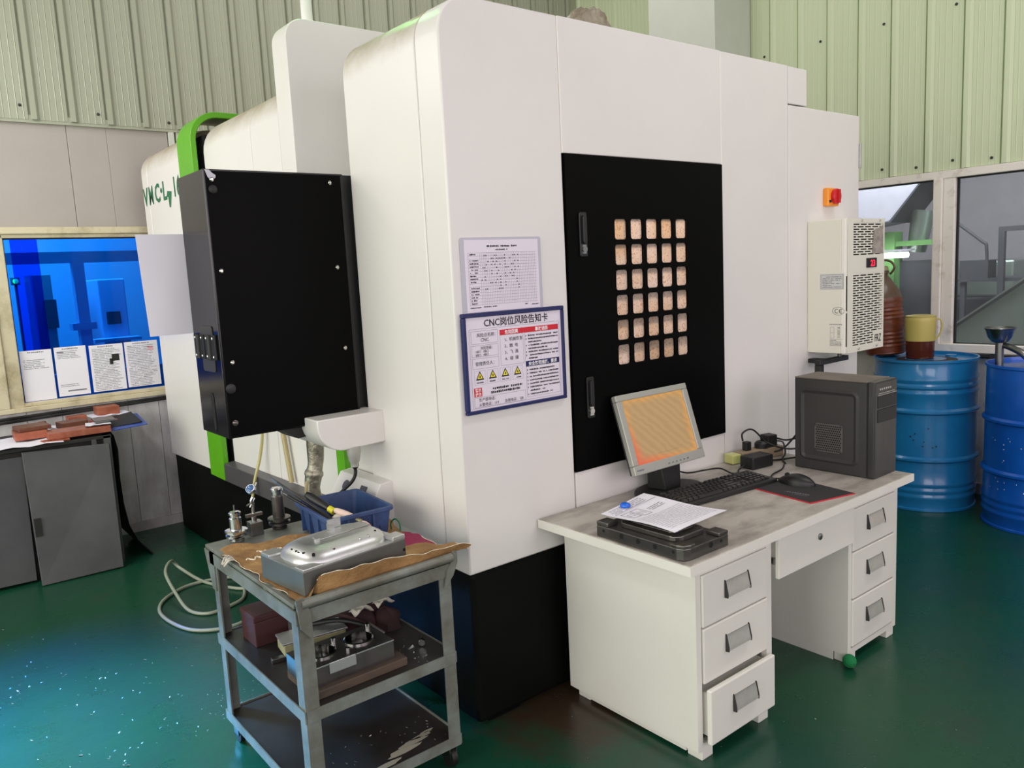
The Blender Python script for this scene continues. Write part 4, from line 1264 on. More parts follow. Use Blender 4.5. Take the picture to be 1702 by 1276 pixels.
def screen_material():
    m = bpy.data.materials.new('amber_screen')
    m.use_nodes = True
    nt = m.node_tree
    b = nt.nodes['Principled BSDF']
    b.inputs['Roughness'].default_value = 0.3
    tc = nt.nodes.new('ShaderNodeTexCoord')
    sp = nt.nodes.new('ShaderNodeSeparateXYZ')
    nt.links.new(tc.outputs['Generated'], sp.inputs[0])
    # the picture: tan middle, amber rim, redder towards the lower left
    def edge(sock):
        a = nt.nodes.new('ShaderNodeMath'); a.operation = 'SUBTRACT'; a.inputs[1].default_value = 0.5
        c = nt.nodes.new('ShaderNodeMath'); c.operation = 'ABSOLUTE'
        nt.links.new(sock, a.inputs[0]); nt.links.new(a.outputs[0], c.inputs[0])
        return c.outputs[0]
    mxn = nt.nodes.new('ShaderNodeMath'); mxn.operation = 'MAXIMUM'
    nt.links.new(edge(sp.outputs['X']), mxn.inputs[0]); nt.links.new(edge(sp.outputs['Z']), mxn.inputs[1])
    n = nt.nodes.new('ShaderNodeTexNoise'); n.inputs['Scale'].default_value = 9; n.inputs['Detail'].default_value = 6
    nt.links.new(tc.outputs['Generated'], n.inputs['Vector'])
    ad = nt.nodes.new('ShaderNodeMath'); ad.operation = 'MULTIPLY_ADD'; ad.inputs[1].default_value = 0.14
    nt.links.new(n.outputs['Fac'], ad.inputs[0]); nt.links.new(mxn.outputs[0], ad.inputs[2])
    r = nt.nodes.new('ShaderNodeValToRGB')
    r.color_ramp.elements[0].position = 0.47; r.color_ramp.elements[0].color = lin((204, 166, 116))
    r.color_ramp.elements[1].position = 0.60; r.color_ramp.elements[1].color = lin((250, 176, 84))
    nt.links.new(ad.outputs[0], r.inputs[0])
    wv = nt.nodes.new('ShaderNodeTexWave'); wv.inputs['Scale'].default_value = 3.2; wv.inputs['Distortion'].default_value = 5.0; wv.inputs['Detail'].default_value = 3
    mp = nt.nodes.new('ShaderNodeMapping'); mp.inputs['Rotation'].default_value = (0, math.radians(38), 0)
    nt.links.new(tc.outputs['Generated'], mp.inputs[0]); nt.links.new(mp.outputs[0], wv.inputs['Vector'])
    rw = nt.nodes.new('ShaderNodeValToRGB')
    rw.color_ramp.elements[0].color = (0.86, 0.84, 0.82, 1); rw.color_ramp.elements[1].color = (1, 1, 1, 1)
    nt.links.new(wv.outputs['Fac'], rw.inputs[0])
    mu = nt.nodes.new('ShaderNodeMixRGB'); mu.blend_type = 'MULTIPLY'; mu.inputs[0].default_value = 0.8
    nt.links.new(r.outputs[0], mu.inputs[1]); nt.links.new(rw.outputs[0], mu.inputs[2])
    s = nt.nodes.new('ShaderNodeMath'); s.operation = 'ADD'
    nt.links.new(sp.outputs['X'], s.inputs[0]); nt.links.new(sp.outputs['Z'], s.inputs[1])
    mn = nt.nodes.new('ShaderNodeMath'); mn.operation = 'MINIMUM'
    nt.links.new(sp.outputs['X'], mn.inputs[0]); nt.links.new(sp.outputs['Z'], mn.inputs[1])
    s2 = nt.nodes.new('ShaderNodeMath'); s2.operation = 'MULTIPLY_ADD'; s2.inputs[1].default_value = 4.0
    nt.links.new(mn.outputs[0], s2.inputs[0]); nt.links.new(s.outputs[0], s2.inputs[2])
    rr = nt.nodes.new('ShaderNodeValToRGB')
    rr.color_ramp.elements[0].position = 0.15; rr.color_ramp.elements[0].color = (1, 1, 1, 1)
    rr.color_ramp.elements[1].position = 0.95; rr.color_ramp.elements[1].color = (0, 0, 0, 1)
    nt.links.new(s2.outputs[0], rr.inputs[0])
    m3 = nt.nodes.new('ShaderNodeMixRGB'); m3.inputs[2].default_value = lin((246, 104, 74))
    nt.links.new(rr.outputs[0], m3.inputs[0]); nt.links.new(mu.outputs[0], m3.inputs[1])
    b.inputs['Base Color'].default_value = lin((60, 50, 40))
    nt.links.new(m3.outputs[0], b.inputs['Emission Color'])
    b.inputs['Emission Strength'].default_value = 0.72
    return m
M['amber_screen'] = screen_material()
part('screen', tbox(MB(), -W2 + bw - 0.001, W2 - bw + 0.001, 0.006, 0.010, 0.035, HM - 0.023), 'amber_screen', mo, label='lit amber screen')
bt = MB()
for i in range(6):
    tbox(bt, -0.02 + 0.022 * i, -0.009 + 0.022 * i, -0.002, 0.001, 0.012, 0.016)
part('buttons', bt, 'chrome', mo)
part('maker_mark', tbox(MB(), -W2 + 0.012, -W2 + 0.050, -0.0006, 0.0002, 0.014, 0.020), 'print_gray', mo)

# keyboard
kb = thing('keyboard', (2.45, 1.82, DT), 'full-size black keyboard in front of the silver monitor', 'keyboard')
K = Matrix.Translation((2.162, 1.768, DT)) @ Matrix.Rotation(math.radians(-5.0), 4, 'Z') @ Matrix.Rotation(math.radians(3), 4, 'X') @ Matrix.Diagonal((0.945, 0.87, 1, 1))
def kbox(mb, x0, x1, y0, y1, z0, z1, tp=0.0):
    mb.add([K @ Vector(p) for p in ((x0, y0, z0), (x1, y0, z0), (x1, y1, z0), (x0, y1, z0), (x0 + tp, y0 + tp, z1), (x1 - tp, y0 + tp, z1), (x1 - tp, y1 - tp, z1), (x0 + tp, y1 - tp, z1))],
           [(3, 2, 1, 0), (4, 5, 6, 7), (0, 1, 5, 4), (1, 2, 6, 5), (2, 3, 7, 6), (3, 0, 4, 7)])
    return mb
part('body', kbox(MB(), 0, 0.552, 0, 0.175, 0.001, 0.018, 0.003), 'black_plastic', kb, bevel=0.004)
keys = MB()
kw = 0.0222
layouts = [(0.138, [1] * 1 + [0] + [1] * 4 + [-0.5] + [1] * 4 + [-0.5] + [1] * 4 + [-0.25] + [1] * 3)]
rowsd = [([1, -1, 1, 1, 1, 1, -.5, 1, 1, 1, 1, -.5, 1, 1, 1, 1, -.25, 1, 1, 1], 0.142),
         ([1] * 13 + [2, -.25, 1, 1, 1, -.25, 1, 1, 1, 1], 0.114),
         ([1.5] + [1] * 12 + [1.5, -.25, 1, 1, 1, -.25, 1, 1, 1, 1], 0.091),
         ([1.75] + [1] * 11 + [2.25, -3.5, 1, 1, 1, 1], 0.068),
         ([2.25] + [1] * 10 + [2.75, -1.25, 1, -1.25, 1, 1, 1, 1], 0.045),
         ([1.25, 1.25, 1.25, 6.25, 1.25, 1.25, 1.25, 1.25, -.25, 1, 1, 1, -.25, 2, 1, 1], 0.022)]
for row, yy in rowsd:
    x = 0.022
    for w in row:
        if w < 0:
            x += -w * kw
        else:
            kbox(keys, x + 0.0015, x + w * kw - 0.0015, yy, yy + 0.0195, 0.017, 0.025, 0.003)
            x += w * kw
part('keys', keys, 'key_black', kb)
part('lock_panel', kbox(MB(), 0.44, 0.53, 0.145, 0.162, 0.0175, 0.020, 0.002), 'rubber', kb)

mp_ = thing('mouse_pad', (2.63, 1.6, DT), 'black cloth mouse pad with a red stitched edge', 'mouse pad')
quad = [(2.512, 1.484), (2.724, 1.432), (2.772, 1.722), (2.552, 1.762)]
def inset(q, d):
    c = Vector((sum(p[0] for p in q) / 4, sum(p[1] for p in q) / 4))
    return [tuple(c + (Vector(p) - c) * (1 - d / (Vector(p) - c).length)) for p in q]
part('rim', MB().prism(quad, 'z', DT, DT + 0.0035), 'pad_red', mp_, bevel=0.001)
part('cloth', MB().prism(inset(quad, 0.006), 'z', DT + 0.0005, DT + 0.0042), 'pad_black', mp_)
g = []
fp = Matrix.Translation((2.60, 1.54, DT + 0.0046)) @ Matrix.Rotation(math.radians(97), 4, 'Z')
part('small_print', printed(MB(), fp, dashes(0, 0.09, 0, 0.011, rnd) + dashes(0, 0.06, 0.02, 0.006, rnd)), 'print_gray', mp_)
ms = MB()
nu, nv = 14, 10
mt_ = Matrix.Translation((2.700, 1.655, DT + 0.004)) @ Matrix.Rotation(math.radians(4), 4, 'Z')
vs2 = []
for i in range(nu + 1):
    t = i / nu
    y = -0.072 + 0.144 * t
    wdt = 0.036 * math.sin(PI * min(max(t, 0.02), 0.98)) ** 0.42 * (1 - 0.10 * math.cos(2 * PI * t))
    hh = 0.040 * math.sin(PI * (0.06 + 0.88 * t) ** 0.9) ** 0.7
    for j in range(nv + 1):
        a = PI * j / nv
        vs2.append(mt_ @ Vector((wdt * math.cos(a), y, hh * math.sin(a) ** 0.7)))
fs2 = [(i * (nv + 1) + j, i * (nv + 1) + j + 1, (i + 1) * (nv + 1) + j + 1, (i + 1) * (nv + 1) + j) for i in range(nu) for j in range(nv)]
fs2 += [(i * (nv + 1), (i + 1) * (nv + 1), (i + 1) * (nv + 1) + nv, i * (nv + 1) + nv) for i in range(nu)]
fs2 += [tuple(range(nv + 1)), tuple(range(nu * (nv + 1), nu * (nv + 1) + nv + 1))]
ms.add(vs2, fs2)
mz = thing('mouse', (2.70, 1.655, DT + 0.004), 'black computer mouse on the red edged pad', 'mouse')
part('shell', ms, 'black_plastic', mz, smooth=60)
part('wheel', MB().cyl(mt_ @ Vector((-0.004, 0.038, 0.030)), mt_ @ Vector((0.004, 0.038, 0.030)), 0.009, n=14), 'rubber', mz, smooth=40)
part('cable', MB().tube([(2.705, 1.725, DT + 0.012), (2.71, 1.765, DT + 0.006), (2.76, 1.80, DT + 0.004), (2.86, 1.82, DT + 0.004), (2.94, 1.86, DT + 0.004)], 0.003, 6), 'cable_black', mz, smooth=60)

# tower computer
TX0, TX1, TY0, TY1, TZ1 = 2.945, 3.122, 1.475, 1.813, 1.066
pc = thing('computer_tower', (3.04, 1.65, DT), 'dusty black tower computer standing on the desk', 'computer')
part('case', MB().box(TX0 + 0.002, TX1, TY0 + 0.030, TY1, DT, TZ1 - 0.004), 'case_gray', pc, bevel=0.003)
part('top_cover', MB().box(TX0 + 0.001, TX1 + 0.001, TY0 + 0.030, TY1 + 0.001, TZ1 - 0.005, TZ1), 'case_top', pc, bevel=0.002)
fp_ = part('front_cover', MB().box(TX0, TX1 + 0.002, TY0, TY0 + 0.030, DT, TZ1 - 0.001), 'case_front', pc, bevel=0.006)
side = part('side_panel', MB().box(TX0 - 0.001, TX0 + 0.003, TY0 + 0.032, TY1 - 0.002, DT + 0.004, TZ1 - 0.008), 'case_gray', pc, bevel=0.001)
# raised frame pressed into the side panel
def ring_x(ya, yb, za, zb, t, r, xo):
    o_, i_ = rrect(ya, yb, za, zb, r, 5), rrect(ya + t, yb - t, za + t, zb - t, max(r - t, 0.003), 5)
    n = len(o_)
    mb = MB()
    v = [(xo, p[0], p[1]) for p in o_] + [(xo - 0.006, (p[0] * 0.55 + q[0] * 0.45), (p[1] * 0.55 + q[1] * 0.45)) for p, q in zip(o_, i_)] + [(xo, q[0], q[1]) for q in i_]
    f = []
    for k_ in range(2):
        f += [(k_ * n + i, k_ * n + (i + 1) % n, (k_ + 1) * n + (i + 1) % n, (k_ + 1) * n + i) for i in range(n)]
    return mb.add(v, f)
part('pressed_rim', ring_x(1.536, 1.790, 0.725, 1.025, 0.022, 0.030, TX0 - 0.001), 'case_gray', side, smooth=50)
vg = part('vent_plate', MB().box(TX0 - 0.0035, TX0 - 0.0005, 1.602, 1.722, 0.768, 0.884), 'vent_gray', side, bevel=0.001, label='grey perforated vent plate')
hl = MB()
for i in range(13):
    for j in range(12):
        yy = 1.610 + 0.0083 * i + (0.004 if j % 2 else 0)
        zz = 0.776 + 0.0091 * j
        if yy < 1.716:
            hl.cyl((TX0 - 0.0042, yy, zz), (TX0 - 0.0034, yy, zz), 0.0032, n=8)
part('vent_holes', hl, 'dark_gap', vg)
for yy, zz in ((1.608, 0.774), (1.716, 0.774), (1.608, 0.878), (1.716, 0.878)):
    part('screw', MB().lathe([(0.006, 0), (0.006, 0.002), (0.003, 0.003)], (TX0 - 0.0035, yy, zz), 10, axis=(-1, 0, 0)), 'case_gray', vg)
part('drive_bay', MB().box(TX0 + 0.022, TX1 - 0.006, TY0 - 0.003, TY0 + 0.002, 0.962, 1.010).box(TX0 + 0.022, TX1 - 0.006, TY0 - 0.003, TY0 + 0.002, 0.905, 0.956), 'black_plastic', fp_, bevel=0.002)
pr = MB()
for i in range(6):
    pr.cyl((TX0 + 0.040 + 0.016 * i, TY0 - 0.002, 1.034), (TX0 + 0.040 + 0.016 * i, TY0 + 0.002, 1.034), 0.004, n=10)
part('front_ports', pr, 'chrome', fp_)
part('bay_line', MB().box(TX0 + 0.03, TX1 - 0.02, TY0 - 0.0008, TY0 + 0.001, 1.017, 1.0195).box(TX0 + 0.02, TX1 - 0.01, TY0 - 0.0035, TY0 + 0.001, 1.011, 1.013), 'silver_plastic', fp_)

# power strip, adapter and cables behind the keyboard
pw = thing('power_strip', (2.95, 2.02, DT), 'dusty beige power strip with plugs behind the keyboard', 'power strip')
Kp = Matrix.Translation((2.945, 2.012, DT)) @ Matrix.Rotation(math.radians(-12), 4, 'Z')
def pbox(x0, x1, y0, y1, z0, z1):
    m2 = MB().box(x0, x1, y0, y1, z0, z1)
    m3 = MB()
    m3.add([Kp @ Vector(p) for p in m2.v], m2.f)
    return m3
part('body', pbox(-0.095, 0.15, -0.028, 0.028, 0.001, 0.046), 'strip_beige', pw, bevel=0.004)
part('end_cap', pbox(-0.145, -0.095, -0.027, 0.027, 0.002, 0.043), 'strip_clear', pw, bevel=0.005, label='yellowish clear end cap')
part('plug', pbox(-0.055, -0.025, -0.014, 0.014, 0.046, 0.085), 'cable_black', pw, bevel=0.004)
part('plug', pbox(0.06, 0.115, -0.026, 0.026, 0.046, 0.10), 'cable_black', pw, bevel=0.005)
part('plug', MB().lathe([(0.03, 0), (0.03, 0.02), (0.02, 0.03)], Kp @ Vector((0.045, 0.0, 0.046)), 18), 'cable_black', pw, smooth=40)
ad = thing('power_adapter', (2.85, 1.93, DT), 'black power adapter brick beside the power strip', 'adapter')
Kp = Matrix.Translation((2.842, 1.928, DT)) @ Matrix.Rotation(math.radians(-7), 4, 'Z')
part('body', pbox(-0.062, 0.062, -0.036, 0.036, 0.001, 0.052), 'black_plastic', ad, bevel=0.005)
part('cable', MB().tube([(2.785, 1.94, DT + 0.02), (2.74, 1.945, DT + 0.005), (2.70, 1.92, DT + 0.004), (2.67, 1.93, DT + 0.006), (2.66, 1.98, DT + 0.02), (2.62, 2.02, DT + 0.015), (2.52, 2.035, DT + 0.02), (2.44, 2.04, DT + 0.05)], 0.0035, 7), 'cable_black', ad, smooth=60)
cb = thing('cable_tangle', (3.05, 1.95, DT), 'tangle of black cables running behind the tower computer', 'cables')
for pts in ([(2.905, 2.04, DT + 0.085), (2.905, 2.04, DT + 0.12), (2.95, 2.02, DT + 0.13), (3.0, 1.98, DT + 0.07), (3.02, 1.90, DT + 0.05), (3.05, 1.83, DT + 0.06)],
            [(3.03, 2.02, DT + 0.075), (3.06, 1.99, DT + 0.08), (3.10, 1.94, DT + 0.07), (3.08, 1.85, DT + 0.12), (3.06, 1.82, DT + 0.25), (3.06, 1.82, DT + 0.30)],
            [(2.90, 1.93, DT + 0.02), (2.97, 1.92, DT + 0.006), (3.03, 1.88, DT + 0.01), (3.06, 1.83, DT + 0.02)],
            [(2.99, 2.0, DT + 0.03), (3.05, 1.95, DT + 0.03), (3.08, 1.90, DT + 0.09), (3.07, 1.83, DT + 0.18)],
            [(2.95, 1.86, DT + 0.004), (2.99, 1.90, DT + 0.01), (3.06, 1.93, DT + 0.02), (3.12, 1.98, DT + 0.05), (3.2, 2.07, DT + 0.03)]):
    part('cable', MB().tube(pts, 0.004, 7), 'cable_black', cb, smooth=60)
part('plug', MB().box(3.02, 3.09, 1.815, 1.845, DT + 0.10, DT + 0.17), 'black_plastic', cb, bevel=0.004)

# steel mould plate with a drawing on it
sbk = thing('mould_plate', (1.865, 1.62, DT), 'dark steel mould plate with side holes at the desk corner', 'mould')
bx0, bx1, by0, by1, bz1 = 1.762, 1.972, 1.440, 1.800, DT + 0.050
poly = [(bx0, by0 + 0.03), (bx0 + 0.008, by0 + 0.008), (bx0 + 0.03, by0), (bx1, by0), (bx1, by1), (bx0, by1)]
part('block', MB().prism(poly, 'z', DT, bz1 - 0.012), 'dark_steel', sbk, bevel=0.003)
zb_ = bz1 - 0.0119
for mb in (MB().box(bx0, bx0 + 0.05, by1 - 0.05, by1, zb_, bz1 + 0.002), MB().box(bx1 - 0.045, bx1, by0, by0 + 0.05, zb_, bz1),
           MB().prism([(bx0, by0 + 0.03), (bx0 + 0.008, by0 + 0.008), (bx0 + 0.03, by0), (bx0 + 0.05, by0), (bx0 + 0.05, by0 + 0.05), (bx0, by0 + 0.05)], 'z', zb_, bz1 - 0.002),
           MB().box(bx1 - 0.04, bx1, by1 - 0.05, by1, zb_, bz1)):
    part('corner_pad', mb, 'dark_steel', sbk, bevel=0.003)
part('core', MB().prism(rrect(bx0 + 0.035, bx1 - 0.03, by0 + 0.055, by1 - 0.06, 0.03, 5), 'z', bz1 - 0.012, bz1 + 0.004)
     .prism(rrect(bx0 + 0.055, bx1 - 0.05, by0 + 0.085, by1 - 0.09, 0.02, 4), 'z', bz1 + 0.004, bz1 + 0.010), 'dark_steel', sbk, bevel=0.004)
for i, yy in enumerate((1.768, 1.690, 1.620, 1.552, 1.482)):
    part('bore', MB().cyl((bx0 - 0.0008, yy, DT + 0.024), (bx0 + 0.001, yy, DT + 0.024), 0.008 if 0 < i < 4 else 0.005, n=16), 'dark_gap', sbk)
for xx, rr in ((1.886, 0.009), (1.936, 0.005)):
    part('bore', MB().cyl((xx, by0 - 0.0008, DT + 0.024), (xx, by0 + 0.001, DT + 0.024), rr, n=16), 'dark_gap', sbk)
nx, ny = 10, 12
c00, c10, c11, c01 = Vector((1.806, 1.512)), Vector((2.050, 1.500)), Vector((2.035, 1.838)), Vector((1.790, 1.806))
def paper_pt(u, v):
    p = c00.lerp(c10, u).lerp(c01.lerp(c11, u), v)
    z = bz1 + 0.012 + 0.010 * (1 - v) * math.sin(PI * u) * 0.3 + 0.012 * max(0, u - 0.55) * 2 * (1 - v * 0.7) - 0.004 * (1 - u) * (1 - v) + 0.004 * math.sin(5 * v + 3 * u)
    return Vector((p.x, p.y, z + 0.008))
dw = thing('drawing_sheet', (1.92, 1.66, bz1), 'white technical drawing sheet lying on the dark mould plate', 'paper')
pb = MB()
pb.add([paper_pt(i / nx, j / ny) for j in range(ny + 1) for i in range(nx + 1)],
       [(j * (nx + 1) + i, j * (nx + 1) + i + 1, (j + 1) * (nx + 1) + i + 1, (j + 1) * (nx + 1) + i) for j in range(ny) for i in range(nx)])
o = part('sheet', pb, 'paper', dw, smooth=70)
md = o.modifiers.new('thick', 'SOLIDIFY'); md.use_rim = False; md.thickness = 0.0006
def on_paper(mb, rects):
    for u0, v0, u1, v1 in rects:
        mb.add([paper_pt(u, v) + Vector((0, 0, 0.0012)) for u, v in ((u0, v0), (u1, v0), (u1, v1), (u0, v1))], [(0, 1, 2, 3)])
    return mb
g = []
for (u0, v0, u1, v1) in ((0.10, 0.60, 0.26, 0.78), (0.30, 0.58, 0.46, 0.78)):
    g += [(u0, v0, u1, v0 + 0.006), (u0, v1, u1, v1 + 0.006), (u0, v0, u0 + 0.008, v1), (u1, v0, u1 + 0.008, v1), (u0 + 0.05, v0 + 0.05, u0 + 0.058, v1 - 0.05), (u0 + 0.11, v0 + 0.05, u0 + 0.118, v1 - 0.05)]
g += [(0.05, 0.82, 0.95, 0.826)]
for i in range(3):
    g += dashes(0.55, 0.85, 0.70 - 0.03 * i, 0.014, rnd, 0.02)
for i in range(4):
    g += dashes(0.08, 0.80, 0.95 - 0.032 * i, 0.012, rnd, 0.024)
for i in range(13):
    g += dashes(0.06, 0.95, 0.52 - 0.036 * i, 0.007, rnd, 0.018)
part('small_print', on_paper(MB(), g), 'print_gray', dw)
mgp = paper_pt(0.42, 0.92)
o = solo('magnet', MB().lathe([(0.017, 0), (0.018, 0.006), (0.015, 0.011), (0.008, 0.014), (0.001, 0.015)], (mgp.x, mgp.y, mgp.z + 0.001), 22), 'magnet_blue', smooth=60)
tag(o, 'round blue magnet button holding down the drawing sheet', 'magnet')

# ------------------------------------------------------------------ trolley
QX0, QX1, QY0, QY1 = 0.800, 1.300, 1.975, 2.715
TZ = 0.688
tr = thing('tool_trolley', (1.05, 2.34, 0), 'grey three-tier steel trolley with worn paint and castors', 'trolley')
def angle(mb, x0, x1, y0, y1, z0, z1):
    return mb.box(x0, x1, y0, y1, z0, z1)
L = 0.042
for lx, ly in ((QX0, QY0), (QX1 - L, QY0), (QX0, QY1 - L - 0.06), (QX1 - L, QY1 - L - 0.06)):
    mb = MB()
    # steel angle: two thin flanges
    sx = lx if lx < 1.0 else lx + L - 0.005
    sy = ly if ly < 2.2 else ly + L - 0.005
    ya, yb = (ly + 0.005, ly + L) if ly < 2.2 else (ly, ly + L - 0.005)
    mb.box(lx, lx + L, sy, sy + 0.005, 0.075, TZ - 0.02).box(sx, sx + 0.005, ya, yb, 0.075, TZ - 0.02)
    part('leg', mb, 'trolley', tr)
def rails(z0, z1, name='rail'):
    part(name, MB().box(QX0 + 0.002, QX1 - 0.002, QY0 - 0.004, QY0, z0, z1), 'trolley', tr)
    part(name, MB().box(QX0 - 0.004, QX0, QY0 - 0.002, QY1 - 0.05, z0, z1), 'trolley', tr)
    part(name, MB().box(QX1, QX1 + 0.004, QY0, QY1 - 0.05, z0, z1), 'trolley', tr)
    part(name, MB().box(QX0 + 0.002, QX1 - 0.002, QY1 - 0.055, QY1 - 0.050, z0, z1), 'trolley', tr)
rails(TZ - 0.052, TZ - 0.012)
rails(0.352, 0.388)
rails(0.078, 0.112)
part('top_deck', MB().box(QX0 + 0.001, QX1 + 0.006, QY0 + 0.02, QY1, TZ - 0.012, TZ), 'trolley', tr, bevel=0.002)
part('deck', MB().box(QX0 + 0.001, QX1 - 0.001, QY0 + 0.001, QY1 - 0.056, 0.378, 0.384), 'trolley_deck', tr)
part('deck', MB().box(QX0 + 0.001, QX1 - 0.001, QY0 + 0.001, QY1 - 0.056, 0.100, 0.106), 'trolley_deck', tr)
part('push_bar', MB().cyl((QX0 + 0.012, QY0 - 0.004, TZ + 0.006), (QX1 + 0.004, QY0 - 0.004, TZ + 0.006), 0.014, n=16), 'trolley', tr, smooth=40)
part('corner_bracket', MB().prism([(QX1 - 0.03, TZ - 0.085), (QX1 + 0.004, TZ - 0.05), (QX1 + 0.022, TZ - 0.012), (QX1 + 0.022, TZ + 0.022), (QX1 + 0.008, TZ + 0.026), (QX1 + 0.004, TZ + 0.0), (QX1 - 0.018, TZ - 0.03)], 'y', QY0 - 0.010, QY0 - 0.004), 'trolley', tr)
part('corner_bracket', MB().prism([(QX0 + 0.036, TZ - 0.10), (QX0 + 0.004, TZ - 0.06), (QX0 - 0.004, TZ + 0.022), (QX0 + 0.016, TZ + 0.026), (QX0 + 0.036, TZ - 0.02)], 'y', QY0 - 0.012, QY0 - 0.004), 'trolley', tr)
part('corner_bracket', MB().prism([(QY1 - 0.09, TZ - 0.14), (QY1 - 0.055, TZ - 0.14), (QY1, TZ - 0.012), (QY1 - 0.09, TZ - 0.012)], 'x', QX0 - 0.004, QX0), 'trolley', tr)
for cx, cy in ((QX0 + 0.025, QY0 + 0.03), (QX1 - 0.025, QY0 + 0.03), (QX0 + 0.025, QY1 - 0.09), (QX1 - 0.025, QY1 - 0.09)):
    cs = part('caster', MB().box(cx - 0.014, cx - 0.011, cy - 0.020, cy + 0.020, 0.028, 0.078).box(cx + 0.011, cx + 0.014, cy - 0.020, cy + 0.020, 0.028, 0.078).box(cx - 0.02, cx + 0.02, cy - 0.022, cy + 0.022, 0.070, 0.078), 'steel', tr)
    part('wheel', MB().cyl((cx - 0.010, cy, 0.032), (cx + 0.010, cy, 0.032), 0.032, n=20), 'rubber', cs, smooth=40)

# kraft paper spread over the trolley
kp = thing('kraft_paper', (1.07, 2.3, TZ), 'torn brown kraft paper spread over the trolley top', 'paper')
rk = random.Random(11)
NU, NV = 72, 72
def kraft(u, v):
    # u along X, v along Y
    fl = Vector((0.818, 1.996)); frt = Vector((1.352, 1.990)); bl = Vector((0.802, 2.610)); brt = Vector((1.345, 2.46))
    p = fl.lerp(frt, u).lerp(bl.lerp(brt, u), v)
    z = TZ + 0.004 + 0.003 * math.sin(9 * u + 5 * v) * math.sin(7 * v - 3 * u) + 0.0035 * noise.noise(Vector((u * 9, v * 9, 0.3))) + 0.002 * noise.noise(Vector((u * 24, v * 24, 1.7)))
    p.x += 0.010 * noise.noise(Vector((v * 14, u * 3, 5.0))) * (1 if u < 0.02 or u > 0.98 else 0)
    if u > 0.86:
        t = (u - 0.86) / 0.14
        z += 0.016 * t - 0.024 * t * t + 0.010 * t * math.sin(14 * v)
        p.x += 0.035 * t * (0.6 + 0.4 * math.sin(6 * v + 1))
    if v < 0.12:
        # the front margin is folded up against the mould
        up = min(1.0, max(0.0, (u - 0.06) / 0.05))
        t = 1 - v / 0.12
        hgt = 0.070 * (1.0 - 0.62 * u)
        z += up * hgt * t + 0.002 * math.sin(40 * u) * t
        p.y = p.y * (1 - up) + up * (1.984 + 0.010 * (1 - t) + 0.003 * math.sin(16 * u))
    elif v < 0.16:
        up = min(1.0, max(0.0, (u - 0.06) / 0.05))
        p.y = p.y * (1 - up) + up * (1.994 + (v - 0.12) / 0.04 * 0.10)
    if u < 0.06:
        t = 1 - u / 0.06
        z += (0.009 * math.sin(13 * v + 1) * math.sin(5 * v)) * t
        p.x -= 0.004 * t * math.sin(23 * v)
    if v > 0.93:
        t = (v - 0.93) / 0.07
        z += 0.010 * t * math.sin(9 * u + 0.6) ** 2
        p.y += 0.012 * t * math.sin(21 * u)
    return Vector((p.x, p.y, z))
kbm = MB()
pts = [kraft(i / NU, j / NV) for j in range(NV + 1) for i in range(NU + 1)]
kbm.v = [tuple(p) for p in pts]
for j in range(NV):
    for i in range(NU):
        u, v = (i + 0.5) / NU, (j + 0.5) / NV
        kbm.f.append((j * (NU + 1) + i, j * (NU + 1) + i + 1, (j + 1) * (NU + 1) + i + 1, (j + 1) * (NU + 1) + i))
        kbm.mi.append(1 if (u > 0.80 and 0.36 < v < 0.62 + 0.05 * math.sin(9 * u)) else 0)
o = part('sheet', kbm, ['kraft', 'magenta_print'], kp, smooth=50)
md = o.modifiers.new('thick', 'SOLIDIFY'); md.use_rim = False; md.thickness = 0.0015
def edge_strip(us, r=0.0012):
    return MB().tube([kraft(u, v) + Vector((0, 0, 0.001)) for u, v in us], lambda t: r * (0.6 + 0.5 * abs(math.sin(37 * t))), 6, smooth=2)
part('torn_edge', edge_strip([(0.10 + 0.9 * i / 30, 0.0) for i in range(31)]), 'kraft_edge', kp, smooth=60)
part('torn_edge', edge_strip([(1.0, 0.02 * i) for i in range(26)], 0.0016), 'kraft_edge', kp, smooth=60)
part('torn_edge', edge_strip([(0.0, 0.1 + 0.02 * i) for i in range(40)], 0.0008), 'kraft_edge', kp, smooth=60)
part('torn_strip', edge_strip([(0.16 + 0.008 * i, 0.82 + 0.012 * math.sin(i * 1.3)) for i in range(22)], 0.003), 'kraft_edge', kp, smooth=60)
part('torn_strip', edge_strip([(0.06 + 0.007 * i, 0.72 + 0.02 * math.sin(i * 0.9)) for i in range(14)], 0.003), 'kraft_edge', kp, smooth=60)
fr_ = MB()
for i in range(5):
    b0 = kraft(0.0, 0.74 + 0.02 * i)
    fr_.tube([b0, b0 + Vector((-0.015, -0.004 * i, 0.002)), b0 + Vector((-0.028 - 0.004 * (i % 3), 0.006 - 0.01 * i, -0.012 - 0.006 * (i % 2)))], 0.0022, 5, smooth=4)
part('torn_fibres', fr_, 'rag_white', kp, smooth=60)

# aluminium mould half
am = thing('aluminium_mould', (1.0, 2.1, TZ), 'bright aluminium mould half with a long domed core on kraft paper', 'mould')
A = Matrix.Translation((0.840, 2.004, TZ + 0.010)) @ Matrix.Rotation(math.radians(6.5), 4, 'Z')
def xf(mb, mtx):
    mb.v = [tuple(mtx @ Vector(p)) for p in mb.v]
    return mb
MX, MY, MH = 0.352, 0.235, 0.070
part('block', xf(MB().box(0, MX, 0, MY, 0, MH - 0.002), A), 'alu_dark_reflection', am, bevel=0.002)
part('parting_face', xf(MB().box(0.001, MX - 0.001, 0.001, MY - 0.001, MH - 0.002, MH), A), 'aluminium', am)
part('corner_lug', xf(MB().box(MX - 0.045, MX, 0.0, 0.045, MH, MH + 0.013), A), 'aluminium', am, bevel=0.002)
part('corner_lug', xf(MB().box(0.0, 0.05, MY - 0.05, MY, MH, MH + 0.008), A), 'aluminium', am, bevel=0.002)
